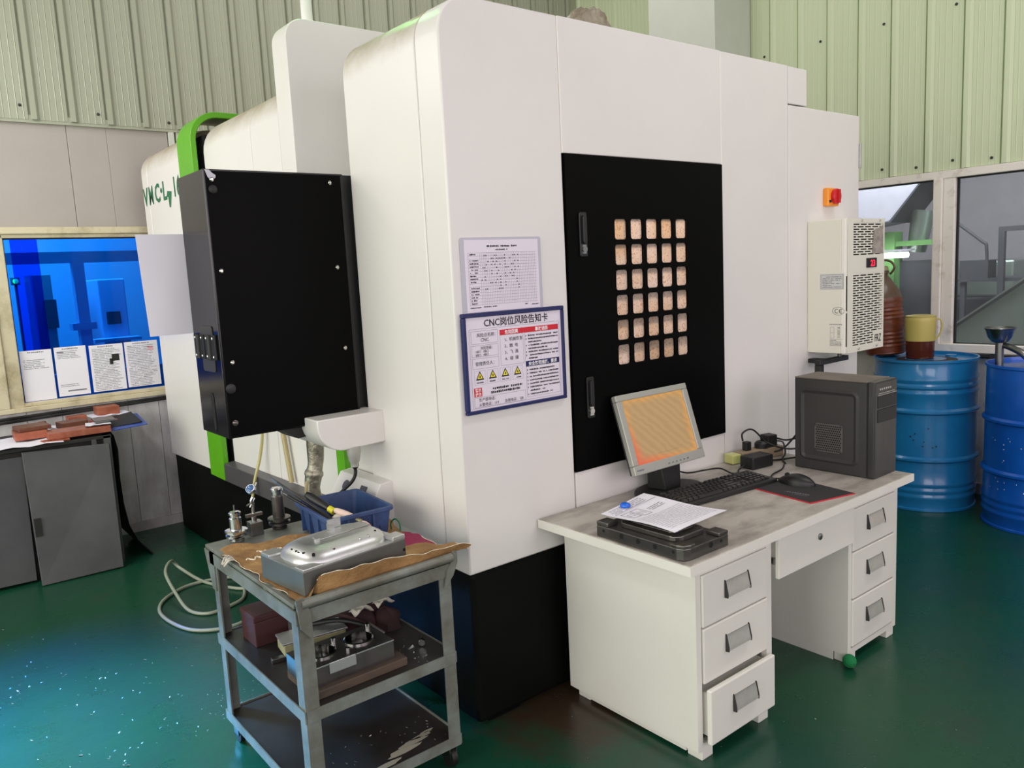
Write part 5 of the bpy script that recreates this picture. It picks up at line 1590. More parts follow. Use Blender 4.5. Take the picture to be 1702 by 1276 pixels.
part('corner_lug', xf(MB().box(MX - 0.05, MX, MY - 0.045, MY, MH, MH + 0.010), A), 'aluminium', am, bevel=0.002)
part('corner_lug', xf(MB().prism([(0.004, 0.004), (0.07, 0.004), (0.055, 0.035), (0.03, 0.05), (0.004, 0.05)], 'z', MH, MH + 0.004), A), 'aluminium', am, bevel=0.002)
# domed core: stacked rounded outlines
core = MB()
levels = [(0.022, 0.018, 0.0, 0.078), (0.024, 0.020, 0.006, 0.076), (0.034, 0.029, 0.020, 0.068), (0.052, 0.046, 0.030, 0.056), (0.068, 0.062, 0.036, 0.044), (0.074, 0.068, 0.0375, 0.040), (0.10, 0.085, 0.039, 0.030)]
rings = []
for ix, iy, h, r in levels:
    rings.append([(p[0], p[1], MH + h) for p in rrect(ix, MX - ix * 0.9, iy, MY - iy * 0.95, r, 8)])
n = len(rings[0])
vs2 = [p for r in rings for p in r]
fs2 = [(k * n + i, k * n + (i + 1) % n, (k + 1) * n + (i + 1) % n, (k + 1) * n + i) for k in range(len(rings) - 1) for i in range(n)]
fs2.append(tuple(range((len(rings) - 1) * n, len(rings) * n)))
core.add(vs2, fs2)
part('domed_core', xf(core, A), 'aluminium', am, smooth=38)
part('cavity_step', xf(MB().prism(rrect(0.115, MX - 0.115, 0.098, MY - 0.092, 0.015, 4), 'z', MH + 0.0385, MH + 0.0405).box(0.10, 0.115, 0.09, 0.10, MH + 0.034, MH + 0.047), A), 'aluminium', am, bevel=0.003)
part('fin', xf(MB().box(0.185, 0.19, 0.13, 0.165, MH + 0.04, MH + 0.058).box(0.19, 0.235, 0.165, 0.17, MH + 0.04, MH + 0.066), A), 'aluminium', am)
for rx_ in (0.215, 0.245):
    part('rib', xf(MB().box(rx_, rx_ + 0.007, 0.036, 0.060, MH + 0.012, MH + 0.030), A), 'aluminium', am, bevel=0.002)
hb = MB()
for px, py, pz in ((0.062, 0.043, MH + 0.024), (0.125, 0.037, MH + 0.022), (0.05, 0.075, MH + 0.024), (0.045, 0.105, MH + 0.024), (0.046, 0.13, MH + 0.024), (0.285, 0.06, MH + 0.028), (0.045, 0.092, MH + 0.023)):
    hb.lathe([(0.0045, -0.004), (0.0045, 0.003)], (px, py, pz), 10)
part('bore', xf(hb, A), 'dark_gap', am)
sb2 = MB()
for px, pz in ((0.24, 0.018), (0.345, 0.035)):
    sb2.cyl((px, -0.001, pz), (px, 0.001, pz), 0.005, n=12)
part('bore', xf(sb2, A), 'dark_gap', am)
part('groove', xf(MB().box(0.12, 0.30, 0.0945, 0.0965, MH + 0.0385, MH + 0.0395), A), 'dark_steel', am)

# blue bin with tools
bn = thing('blue_bin', (1.20, 2.48, TZ), 'blue plastic open storage bin behind the aluminium mould', 'bin')
B = Matrix.Translation((1.205, 2.475, TZ + 0.006)) @ Matrix.Rotation(math.radians(-4), 4, 'Z')
def tub(w, d, h, t=0.005, fl=0.012):
    mb = MB()
    o0 = rrect(-w / 2, w / 2, -d / 2, d / 2, 0.015, 3)
    o1 = rrect(-w / 2 - fl, w / 2 + fl, -d / 2 - fl, d / 2 + fl, 0.018, 3)
    i1 = rrect(-w / 2 - fl + t, w / 2 + fl - t, -d / 2 - fl + t, d / 2 + fl - t, 0.015, 3)
    i0 = rrect(-w / 2 + t, w / 2 - t, -d / 2 + t, d / 2 - t, 0.012, 3)
    n = len(o0)
    v = [(p[0], p[1], 0) for p in o0] + [(p[0], p[1], h) for p in o1] + [(p[0], p[1], h) for p in i1] + [(p[0], p[1], 0.006) for p in i0]
    f = [(k * n + i, k * n + (i + 1) % n, (k + 1) * n + (i + 1) % n, (k + 1) * n + i) for k in range(3) for i in range(n)]
    f += [tuple(range(n))[::-1], tuple(range(3 * n, 4 * n))]
    return mb.add(v, f)
part('tub', xf(tub(0.205, 0.27, 0.092), B), 'bin_blue', bn, smooth=40)
rimm = MB()
o1, o2 = rrect(-0.122, 0.122, -0.155, 0.155, 0.02, 3), rrect(-0.110, 0.110, -0.143, 0.143, 0.016, 3)
n = len(o1)
rimm.add([(p[0], p[1], z) for z in (0.080, 0.094) for p in o1] + [(p[0], p[1], z) for z in (0.080, 0.094) for p in o2],
         [(i, (i + 1) % n, n + (i + 1) % n, n + i) for i in range(n)] + [(2 * n + i, 3 * n + i, 3 * n + (i + 1) % n, 2 * n + (i + 1) % n) for i in range(n)] +
         [(n + i, n + (i + 1) % n, 3 * n + (i + 1) % n, 3 * n + i) for i in range(n)] + [(i, 2 * n + i, 2 * n + (i + 1) % n, (i + 1) % n) for i in range(n)])
part('rim', xf(rimm, B), 'bin_blue', bn, bevel=0.002, seg=1)
rb = MB()
for yy in (-0.06, 0.02, 0.09):
    rb.box(-0.118, -0.104, yy, yy + 0.006, 0.0, 0.082)
for xx in (-0.05, 0.04):
    rb.box(xx, xx + 0.006, -0.151, -0.137, 0.0, 0.082)
part('rib', xf(rb, B), 'bin_blue', bn)
def flat_tool(name, label, cat, a, b, w, t, m, tip=None):
    g = thing(name, a, label, cat)
    a, b = Vector(a), Vector(b)
    part('blade', MB().cyl(a, b, w, w * 0.75, n=6), m, g)
    return g
f1 = thing('hand_file', (1.14, 2.40, TZ + 0.05), 'long dark file leaning out of the blue bin, upper one', 'file')
part('blade', MB().cyl((1.185, 2.46, TZ + 0.028), (1.045, 2.645, TZ + 0.178), 0.0055, 0.0045, n=6), 'dark_steel', f1)
part('tang', MB().cyl((1.045, 2.645, TZ + 0.178), (1.03, 2.665, TZ + 0.194), 0.004, 0.002, n=6), 'steel', f1)
f2 = thing('hand_file', (1.15, 2.42, TZ + 0.05), 'black round file leaning out of the blue bin beside the upper file', 'file')
part('blade', MB().cyl((1.175, 2.43, TZ + 0.030), (1.060, 2.60, TZ + 0.135), 0.006, 0.005, n=10), 'black_plastic', f2, smooth=40)
part('tang', MB().cyl((1.060, 2.60, TZ + 0.135), (1.05, 2.615, TZ + 0.144), 0.003, 0.002, n=6), 'steel', f2)
sd = thing('screwdriver', (1.15, 2.43, TZ + 0.05), 'black handled screwdriver with a yellow collar in the blue bin', 'screwdriver')
part('grip', MB().tube([(1.105, 2.545, TZ + 0.140), (1.118, 2.515, TZ + 0.126), (1.142, 2.455, TZ + 0.100)], lambda t: 0.013 * (0.65 + 0.5 * math.sin(PI * (0.1 + 0.8 * t))), 12), 'black_plastic', sd, smooth=60)
part('collar', MB().cyl((1.142, 2.455, TZ + 0.100), (1.150, 2.435, TZ + 0.091), 0.011, 0.012, n=14), 'tool_yellow', sd, smooth=40)
part('shaft', MB().cyl((1.150, 2.435, TZ + 0.091), (1.190, 2.36, TZ + 0.040), 0.004, n=10), 'chrome', sd, smooth=40)
pk = thing('wooden_handle_tool', (1.16, 2.38, TZ + 0.05), 'pale pink handled brush lying across the blue bin edge', 'brush')
part('grip', MB().tube([(1.150, 2.425, TZ + 0.098), (1.163, 2.385, TZ + 0.090), (1.180, 2.335, TZ + 0.080)], lambda t: 0.011 * (0.75 + 0.4 * math.sin(PI * t)), 12), 'tool_pink', pk, smooth=60)
part('ferrule', MB().cyl((1.180, 2.335, TZ + 0.080), (1.190, 2.32, TZ + 0.072), 0.007, n=12), 'brass_block', pk, smooth=40)
part('tip', MB().tube([(1.19, 2.32, TZ + 0.072), (1.205, 2.315, TZ + 0.065), (1.22, 2.32, TZ + 0.05)], 0.004, 8), 'tool_pink', pk, smooth=60)
rgc = thing('crumpled_tissue', (1.14, 2.39, TZ + 0.05), 'scrap of pale tissue under the pink brush in the bin', 'tissue')
part('scrap', MB().lathe([(0.002, 0), (0.018, 0.004), (0.020, 0.012), (0.012, 0.02), (0.002, 0.022)], (1.142, 2.395, TZ + 0.070), 9, axis=(0.2, 0.1, 1)), 'rag_white', rgc, smooth=30)
hl_ = thing('tool_heap', (1.21, 2.46, TZ + 0.012), 'jumble of small dark tools at the bottom of the blue bin', 'tools')
hp = MB()
for i in range(12):
    a = Vector((1.20 + rnd.uniform(-0.07, 0.07), 2.47 + rnd.uniform(-0.10, 0.10), TZ + 0.020 + 0.002 * i))
    d = Vector((rnd.uniform(-1, 1), rnd.uniform(-1, 1), rnd.uniform(-0.1, 0.25))).normalized()
    hp.cyl(a - d * 0.045, a + d * 0.045, 0.007, 0.004, n=7)
o = part('scraps', hp, 'dark_steel', hl_, smooth=40); o['kind'] = 'stuff'
o = solo('cable_loop', MB().tube([(1.322, 2.36, TZ + 0.004), (1.318, 2.352, TZ + 0.03), (1.326, 2.335, TZ + 0.045), (1.334, 2.322, TZ + 0.03), (1.332, 2.318, TZ + 0.004)], 0.0028, 7), 'green_mark', smooth=60)
tag(o, 'little green wire loop standing behind the mould', 'wire')

# tool holders and dial gauge along the back edge
def holder(x, y, h, r, label, m, collet):
    g = thing('tool_holder', (x, y, TZ), label, 'tool holder')
    part('flange', MB().lathe([(r * 1.15, 0), (r * 1.25, 0.004), (r * 1.25, 0.008), (r * 1.05, 0.010), (r * 1.05, 0.015), (r * 1.75, 0.018), (r * 1.75, 0.024), (r * 1.35, 0.027), (r * 1.35, 0.031), (r * 1.85, 0.034), (r * 1.85, 0.040), (r * 1.1, 0.043)], (x, y, TZ), 28), m, g, smooth=35)
    part('shank', MB().lathe([(r * 0.98, 0.043), (r * 0.98, h * 0.78), (r * 0.85, h * 0.80), (r * 0.70, h * 0.82)], (x, y, TZ), 24), m, g, smooth=35)
    part('collet_nut', MB().lathe([(r * 0.72, h * 0.81), (r * 0.82, h * 0.83), (r * 0.82, h * 0.90), (r * 1.0, h * 0.91), (r * 1.0, h * 0.96), (r * 0.80, h * 0.99), (r * 0.45, h)], (x, y, TZ), 16), 'chrome', g, smooth=30)
    if collet:
        part('cutter', MB().cyl((x, y, TZ + h), (x, y, TZ + h + collet), 0.0028, n=10), 'steel', g, smooth=40)
holder(0.893, 2.662, 0.105, 0.0205, 'short shiny tool holder with a thin cutter at the trolley corner', 'chrome', 0.022)
holder(1.058, 2.690, 0.150, 0.0215, 'tall dark tool holder standing beside the blue bin', 'dark_steel', 0.0)
dg = thing('dial_gauge', (0.965, 2.685, TZ), 'small dial gauge with a blue face on a jointed stand', 'gauge')
part('base_block', MB().box(0.945, 0.990, 2.665, 2.705, TZ, TZ + 0.048), 'steel', dg, bevel=0.002)
part('clamp', MB().box(0.938, 0.996, 2.678, 2.692, TZ + 0.066, TZ + 0.076).cyl((0.966, 2.685, TZ + 0.048), (0.966, 2.685, TZ + 0.066), 0.009, n=12), 'steel', dg)
part('arm', MB().tube([(0.966, 2.685, TZ + 0.074), (0.966, 2.685, TZ + 0.108), (0.960, 2.68, TZ + 0.120), (0.966, 2.68, TZ + 0.135)], 0.0055, 8, smooth=4), 'chrome', dg, smooth=60)
part('lever', MB().cyl((0.940, 2.67, TZ + 0.112), (0.966, 2.683, TZ + 0.118), 0.003, n=8).cyl((0.955, 2.684, TZ + 0.10), (0.975, 2.684, TZ + 0.13), 0.004, n=8), 'steel', dg)
part('body', MB().lathe([(0.006, 0), (0.017, 0.003), (0.017, 0.014), (0.0155, 0.016)], (0.972, 2.695, TZ + 0.155), 22, axis=(-0.55, -0.45, 0.65)), 'chrome', dg, smooth=40)
part('dial', MB().lathe([(0.0152, 0.0158), (0.012, 0.019), (0.001, 0.021)], (0.972, 2.695, TZ + 0.155), 22, axis=(-0.55, -0.45, 0.65)), 'dial_blue', dg, smooth=60)
part('knob', MB().cyl((0.982, 2.70, TZ + 0.165), (0.992, 2.705, TZ + 0.178), 0.005, n=10), 'chrome', dg)

# middle deck
S2 = 0.384
rx = thing('maroon_box', (0.92, 2.52, S2), 'dark maroon box at the back of the middle trolley deck', 'box')
part('body', MB().box(0.852, 0.965, 2.46, 2.58, S2, S2 + 0.084), 'box_maroon', rx, bevel=0.003)
part('lid', MB().box(0.849, 0.968, 2.457, 2.583, S2 + 0.084, S2 + 0.106), 'box_maroon', rx, bevel=0.004)
br_ = thing('brass_block', (0.98, 2.33, S2), 'pale yellowish metal block lying on a thin bar on the middle deck', 'block')
part('block', xf(MB().box(0, 0.20, 0, 0.085, 0.016, 0.054), Matrix.Translation((0.882, 2.300, S2)) @ Matrix.Rotation(math.radians(-8), 4, 'Z')), 'brass_block', br_, bevel=0.003)
part('cover_plate', xf(MB().box(-0.004, 0.205, -0.004, 0.09, 0.054, 0.060), Matrix.Translation((0.882, 2.300, S2)) @ Matrix.Rotation(math.radians(-8), 4, 'Z')), 'aluminium', br_, bevel=0.001)
o = solo('thin_bar', xf(MB().box(0, 0.25, 0, 0.02, 0.0, 0.015).box(0.06, 0.09, 0.0, 0.02, 0.015, 0.02), Matrix.Translation((0.845, 2.315, S2)) @ Matrix.Rotation(math.radians(-10), 4, 'Z')), 'steel', bevel=0.002)
tag(o, 'thin bright metal bar under the pale block', 'bar')
wp = solo('wooden_board', MB().box(0.845, 1.150, 2.012, 2.20, S2, S2 + 0.026), 'wood', bevel=0.003)
tag(wp, 'worn brown wooden plate under the steel mould with two bores', 'board')
mb_ = thing('bored_mould', (0.98, 2.12, S2 + 0.026), 'steel mould with two round bores on the wooden plate', 'mould')
mz0, mz1 = S2 + 0.026, S2 + 0.086
def plate_with_holes(x0, x1, y0, y1, z0, z1, holes, n=28):
    # solid plate with round pockets: each cell is a square ring around a circle
    mb = MB()
    xs = [x0] + [h[0] for h in holes] + [x1]
    edges = [x0] + [(holes[i][0] + holes[i + 1][0]) / 2 for i in range(len(holes) - 1)] + [x1]
    for (cx, cy, r), xa, xb in zip(holes, edges[:-1], edges[1:]):
        outer = []
        for i in range(n):
            a = 2 * PI * i / n
            c, s = math.cos(a), math.sin(a)
            tx = ((xb - cx) / c if c > 1e-6 else (xa - cx) / c if c < -1e-6 else 1e9)
            ty = ((y1 - cy) / s if s > 1e-6 else (y0 - cy) / s if s < -1e-6 else 1e9)
            t = min(tx, ty)
            outer.append((cx + c * t, cy + s * t))
        # pull the nearest spokes onto the corners
        for qx, qy in ((xa, y0), (xb, y0), (xa, y1), (xb, y1)):
            k = min(range(n), key=lambda i: (outer[i][0] - qx) ** 2 + (outer[i][1] - qy) ** 2)
            outer[k] = (qx, qy)
        inner = [(cx + r * math.cos(2 * PI * i / n), cy + r * math.sin(2 * PI * i / n)) for i in range(n)]
        v = [(p[0], p[1], z1) for p in outer] + [(p[0], p[1], z1) for p in inner] + [(p[0], p[1], z0 + 0.004) for p in inner] + [(p[0], p[1], z0) for p in outer]
        f = []
        for i in range(n):
            j = (i + 1) % n
            f += [(i, j, n + j, n + i), (n + i, n + j, 2 * n + j, 2 * n + i), (3 * n + i, 3 * n + j, j, i)]
        f += [tuple(range(2 * n, 3 * n)), tuple(range(3 * n, 4 * n))[::-1]]
        mb.add(v, f)
    return mb
part('body', plate_with_holes(0.842, 1.118, 2.034, 2.185, mz0, mz1, [(0.918, 2.112, 0.046), (1.042, 2.112, 0.046)]), 'dark_steel', mb_, smooth=40)
part('front_notch', MB().box(0.905, 0.99, 2.030, 2.034, mz0 + 0.028, mz1 + 0.001), 'aluminium', mb_, bevel=0.001)
for cx in (0.918, 1.042):
    part('bore_sleeve', MB().lathe([(0.0455, 0.006), (0.0455, 0.064), (0.041, 0.066), (0.041, 0.006)], (cx, 2.112, mz0), 30, close=False), 'chrome', mb_, smooth=40)
part('stud', MB().cyl((0.978, 2.15, mz1), (0.978, 2.15, mz1 + 0.014), 0.008, n=12).cyl((1.10, 2.16, mz1), (1.10, 2.16, mz1 + 0.016), 0.008, n=12).cyl((0.985, 2.07, mz1), (0.985, 2.07, mz1 + 0.008), 0.006, n=12), 'chrome', mb_, smooth=40)
part('lip', MB().box(0.842, 0.904, 2.031, 2.034, mz1 - 0.003, mz1 + 0.001).box(0.992, 1.118, 2.031, 2.034, mz1 - 0.003, mz1 + 0.001), 'chrome', mb_)
rg = thing('rag_pile', (1.20, 2.33, S2), 'dark pile of oily rags on the middle trolley deck', 'rags')
rp = MB()
for cx, cy, rr, hh in ((1.17, 2.36, 0.07, 0.088), (1.245, 2.31, 0.055, 0.07), (1.235, 2.39, 0.055, 0.10), (1.12, 2.33, 0.05, 0.055)):
    vs2, n1, n2 = [], 16, 7
    for j in range(n2 + 1):
        th = 0.5 * PI * j / n2
        for i in range(n1):
            a = 2 * PI * i / n1
            k = 1 + 0.16 * math.sin(3 * a + 4 * th + cx * 40) + 0.09 * math.sin(7 * a + cy * 50)
            vs2.append((cx + rr * k * math.cos(th) * math.cos(a), cy + rr * k * math.cos(th) * math.sin(a), S2 + 0.9 * hh * math.sin(th) * (1 + 0.05 * math.sin(5 * a))))
    rp.add(vs2, [(j * n1 + i, j * n1 + (i + 1) % n1, (j + 1) * n1 + (i + 1) % n1, (j + 1) * n1 + i) for j in range(n2) for i in range(n1)] + [tuple(range(n1))[::-1]])
part('cloth', rp, 'rag_dark', rg, smooth=60)
wt = MB()
for cx, cy, cz, s in ((1.165, 2.325, S2 + 0.083, 0.048), (1.250, 2.325, S2 + 0.086, 0.044)):
    n1 = 6
    vs2 = [(cx + s * (i / n1 - 0.5) * 1.5, cy + s * (j / n1 - 0.5), cz + 0.006 * math.sin(1.3 * i + cx * 9) * math.cos(0.9 * j) - 0.010 * ((i / n1 - 0.5) ** 2 * 4)) for j in range(n1 + 1) for i in range(n1 + 1)]
    wt.add(vs2, [(j * (n1 + 1) + i, j * (n1 + 1) + i + 1, (j + 1) * (n1 + 1) + i + 1, (j + 1) * (n1 + 1) + i) for j in range(n1) for i in range(n1)])
o = part('scrap_cloth', wt, 'rag_white', rg, label='two off-white scraps on top')
md = o.modifiers.new('thick', 'SOLIDIFY'); md.use_rim = False; md.thickness = 0.002
pl_ = thing('pliers', (1.10, 2.30, S2 + 0.05), 'long dark handled pliers lying before the rag pile', 'pliers')
part('handle', MB().tube([(1.005, 2.36, S2 + 0.066), (1.08, 2.31, S2 + 0.070), (1.15, 2.255, S2 + 0.045)], 0.008, 8), 'black_plastic', pl_, smooth=60)
part('handle', MB().tube([(1.02, 2.375, S2 + 0.070), (1.09, 2.335, S2 + 0.078), (1.15, 2.265, S2 + 0.046)], 0.008, 8), 'rag_dark', pl_, smooth=60)
part('jaw', MB().cyl((1.15, 2.26, S2 + 0.046), (1.19, 2.22, S2 + 0.018), 0.013, 0.006, n=8), 'dark_steel', pl_)
bo = thing('bolt', (1.266, 2.08, S2), 'shiny bolt beside the front right trolley leg on the middle deck', 'bolt')
part('head', MB().cyl((1.252, 2.09, S2 + 0.014), (1.245, 2.083, S2 + 0.014), 0.012, n=6), 'chrome', bo)
part('shank', MB().cyl((1.252, 2.09, S2 + 0.012), (1.275, 2.13, S2 + 0.009), 0.006, n=10), 'steel', bo, smooth=40)

# loose swarf: floor and decks
sf = MB()
rs = random.Random(5)
def chip(x, y, z, s):
    a = rs.uniform(0, PI)
    d = Vector((math.cos(a), math.sin(a), 0)) * s
    w_ = Vector((-math.sin(a), math.cos(a), 0)) * s * rs.uniform(0.2, 0.5)
    c = Vector((x, y, z))
    sf.add([c - d - w_, c + d - w_ * 0.6, c + d * 0.8 + w_ + Vector((0, 0, s * 0.5)), c - d * 0.9 + w_, c + Vector((0, 0, s * 0.4))], [(0, 1, 4), (1, 2, 4), (2, 3, 4), (3, 0, 4)])
patches = [(0.25, 3.65, 0.16, 0.10), (0.10, 4.15, 0.20, 0.16), (0.42, 2.85, 0.10, 0.07), (0.55, 3.3, 0.25, 0.25), (0.30, 3.2, 0.35, 0.40), (0.95, 2.9, 0.12, 0.12)]
for i in range(260):
    cx, cy, ax, ay = patches[min(rs.randint(0, 6), 5)]
    x = rs.gauss(cx, ax); y = rs.gauss(cy, ay)
    if -0.6 < x < 1.4 and 2.2 < y < 4.75 and not (0.78 < x < 1.32 and y < 2.73):
        chip(x, y, 0.001, rs.uniform(0.0015, 0.005) * (1.7 if rs.random() < 0.05 else 1))
for i in range(60):
    chip(rs.uniform(1.5, 2.6), rs.uniform(0.9, 2.0), 0.001, rs.uniform(0.001, 0.003))
o = solo('floor_swarf', sf, 'chip_metal'); o['kind'] = 'stuff'
tag(o, 'scattered bright metal chips on the green floor', 'metal chips')
sf = MB()
for i in range(110):
    z = S2 + 0.0005 if rs.random() < 0.6 else 0.1065
    x, y = rs.uniform(0.82, 1.28), rs.uniform(1.985, 2.2)
    if z > 0.3 and not (1.165 < x < 1.24 and y < 2.2): continue
    chip(x, y, z, rs.uniform(0.002, 0.005))
chip(1.215, 2.10, S2 + 0.001, 0.012)
o = part('deck_swarf', sf, 'chip_metal', tr); o['kind'] = 'stuff'
pd = MB()
for cx, cy, s in ((1.12, 2.03, 0.035), (1.17, 2.05, 0.03), (1.21, 2.06, 0.022), (1.05, 2.0, 0.028), (1.235, 2.07, 0.014)):
    pd.prism([(cx + s * 1.6 * math.cos(a) * (1 + 0.3 * math.sin(3 * a + cx * 30)), cy + s * 0.4 * math.sin(a)) for a in [2 * PI * i / 12 for i in range(12)]], 'z', 0.106, 0.1068)
part('spill', pd, mat('spill', (150, 146, 132), 0.4), tr, label='pale dried spill on the bottom deck')

# hose loops on the floor
hs_ = thing('floor_hose', (1.05, 3.6, 0), 'thin pale hose lying in loops on the floor behind the trolley', 'hose')
part('hose', MB().tube([(1.37, 3.95, 0.010), (1.31, 4.0, 0.010), (1.22, 4.22, 0.010), (1.16, 4.42, 0.05), (1.12, 4.42, 0.10), (1.05, 4.28, 0.09), (1.035, 4.05, 0.04), (1.04, 3.88, 0.012), (1.10, 3.78, 0.010), (1.22, 3.80, 0.010), (1.30, 3.86, 0.010), (1.37, 4.05, 0.010)], 0.0085, 8), 'hose_pale', hs_, smooth=60)
part('hose', MB().tube([(1.40, 4.15, 0.010), (1.25, 4.22, 0.010), (1.12, 4.22, 0.010), (0.99, 4.12, 0.010), (0.93, 3.98, 0.010), (0.935, 3.80, 0.010), (0.985, 3.64, 0.010), (1.09, 3.56, 0.010), (1.20, 3.57, 0.010), (1.30, 3.66, 0.010), (1.38, 3.78, 0.010), (1.44, 3.95, 0.010)], 0.0085, 8), 'hose_pale', hs_, smooth=60)

# ------------------------------------------------------------------ drums
def drum(name, label, c, m, n_chip=0, ridges=True):
    R_, H_ = 0.288, 0.912
    g = thing(name, (c[0], c[1], 0), label, 'drum', 'oil drums by the side window')
    prof = [(R_ - 0.006, 0.0), (R_ + 0.004, 0.002), (R_ + 0.004, 0.014), (R_ - 0.004, 0.018)]
    def hoop(z, d):
        return [(R_ - 0.002, z - 0.018), (R_ + d, z - 0.006), (R_ + d, z + 0.006), (R_ - 0.002, z + 0.018)]
    prof += hoop(0.085, 0.004) + hoop(0.125, 0.004) + hoop(0.165, 0.004)
    prof += hoop(0.315, 0.012)
    prof += hoop(0.605, 0.012)
    if ridges:
        prof += hoop(0.715, 0.004) + hoop(0.755, 0.005) + hoop(0.795, 0.004)
    prof += [(R_ - 0.004, H_ - 0.02), (R_ + 0.004, H_ - 0.014), (R_ + 0.004, H_), (R_ - 0.006, H_), (R_ - 0.008, H_ - 0.018), (0.06, H_ - 0.016), (0.001, H_ - 0.016)]
    part('body', MB().lathe(prof, (c[0], c[1], 0), 56), m, g, smooth=30)
    part('bung', MB().lathe([(0.032, 0), (0.032, 0.010), (0.020, 0.012), (0.001, 0.012)], (c[0] + 0.17, c[1] - 0.08, H_ - 0.017), 18), m, g, smooth=35)
    return g, R_, H_
D1, D2 = (5.05, 2.215), (5.005, 1.548)
g1, DR, DH = drum('oil_drum', 'lighter blue oil drum carrying the jug and pitcher', D1, 'drum_a')
g2, _, _ = drum('oil_drum', 'darker blue oil drum with chipped paint and a funnel on top', D2, 'drum_b', ridges=False)
part('liquid_film', MB().lathe([(0.17, 0), (0.17, 0.001)], (D1[0] - 0.03, D1[1] - 0.02, DH - 0.0175), 28), 'cab_dark', g1)
cpb = MB()
rs = random.Random(9)
def on_drum(c, ang, z, w, h):
    r = DR + 0.0005
    pts = []
    for k in range(7):
        t = 2 * PI * k / 7
        a = ang + w * math.cos(t) * rs.uniform(0.6, 1.1) / r
        zz = z + h * math.sin(t) * rs.uniform(0.6, 1.1)
        pts.append((c[0] + r * math.cos(a), c[1] + r * math.sin(a), zz))
    cpb.add(pts, [tuple(range(7))])
base_a = math.atan2(-D2[1], -D2[0])
for i in range(34):
    on_drum(D2, base_a + rs.uniform(-1.0, 0.9), rs.choice((rs.uniform(0.36, 0.56), rs.uniform(0.22, 0.29))), rs.uniform(0.002, 0.007), rs.uniform(0.002, 0.006))
part('paint_chips', cpb, 'drum_chip', g2, label='white chips in the blue paint')
cpb = MB()
base_a = math.atan2(-D1[1], -D1[0])
for i in range(8):
    on_drum(D1, base_a + rs.uniform(-0.25, 0.25), rs.uniform(0.36, 0.56), rs.uniform(0.003, 0.008), rs.uniform(0.003, 0.008))
part('paint_chips', cpb, 'cab_dark', g1)

TOPZ = DH - 0.016
jg = thing('brown_jug', (5.085, 2.475, TOPZ), 'big ribbed brown plastic jug with a wire handle on the drum', 'jug')
prof = [(0.10, 0.0), (0.118, 0.01)]
for i in range(13):
    z = 0.02 + 0.025 * i
    prof += [(0.116 + 0.003 * math.sin(i), z), (0.122 + 0.003 * math.sin(i), z + 0.012)]
prof += [(0.118, 0.36)]
JT = Matrix.Translation((5.085, 2.478, TOPZ + 0.008)) @ Matrix.Rotation(math.radians(-5), 4, 'X')
part('body', xf(MB().lathe(prof, (0, 0, 0), 28), JT), 'bottle_brown', jg, smooth=50)
part('shoulder', xf(MB().lathe([(0.117, 0.36), (0.110, 0.40), (0.080, 0.45), (0.055, 0.49), (0.047, 0.50), (0.047, 0.515), (0.054, 0.518), (0.054, 0.532), (0.047, 0.535)], (0, 0, 0), 24), JT), 'bottle_neck', jg, smooth=50)
part('cap', xf(MB().lathe([(0.050, 0.535), (0.050, 0.558), (0.040, 0.564), (0.001, 0.564)], (0, 0, 0), 22), JT), 'brass_block', jg, smooth=40)
part('handle', xf(MB().tube([(0.03, 0.055, 0.525), (0.02, 0.075, 0.57), (0.0, 0.03, 0.60), (0.0, -0.06, 0.595), (0.0, -0.095, 0.55), (0.01, -0.06, 0.51)], 0.007, 8), JT), 'bottle_neck', jg, smooth=60)
pt = thing('oil_pitcher', (5.055, 2.248, TOPZ), 'yellowish plastic pitcher half full of dark oil', 'pitcher')
pc_ = (5.045, 2.246, TOPZ)
part('oil', MB().lathe([(0.074, 0.0), (0.078, 0.004), (0.082, 0.110), (0.001, 0.111)], pc_, 32), 'oil', pt, smooth=40)
part('wall', MB().lathe([(0.0825, 0.110), (0.087, 0.230), (0.087, 0.245), (0.083, 0.258), (0.079, 0.258), (0.084, 0.24), (0.079, 0.112)], pc_, 32, close=False), 'pitcher', pt, smooth=40)
part('lid', MB().lathe([(0.084, 0.255), (0.0855, 0.257), (0.0855, 0.264), (0.06, 0.268), (0.001, 0.268)], pc_, 32), 'pitcher', pt, smooth=40)
hd_ = Vector((0.42, -0.908, 0)).normalized()
c = Vector(pc_)
part('handle', MB().tube([c + hd_ * 0.084 + Vector((0, 0, 0.240)), c + hd_ * 0.108 + Vector((0, 0, 0.238)), c + hd_ * 0.118 + Vector((0, 0, 0.20)), c + hd_ * 0.106 + Vector((0, 0, 0.15)), c + hd_ * 0.083 + Vector((0, 0, 0.115))], 0.005, 8), 'pitcher', pt, smooth=60)
fn = thing('metal_funnel', (4.925, 1.757, TOPZ), 'metal funnel cup with a bent spout on the darker drum', 'funnel')
fc = (4.925, 1.757, TOPZ)
part('cup', MB().lathe([(0.026, 0.125), (0.040, 0.130), (0.060, 0.155), (0.074, 0.195), (0.078, 0.205), (0.072, 0.206), (0.056, 0.162), (0.03, 0.14), (0.001, 0.137)], fc, 32, close=False), 'steel', fn, smooth=45)
part('rim', MB().lathe([(0.072, 0.203), (0.079, 0.203), (0.081, 0.207), (0.079, 0.211), (0.072, 0.211), (0.072, 0.203)], fc, 32, close=False), 'steel', fn, smooth=45)
part('stem', MB().cyl((4.925, 1.757, TOPZ), (4.925, 1.757, TOPZ + 0.130), 0.022, n=20), 'steel', fn, smooth=40)
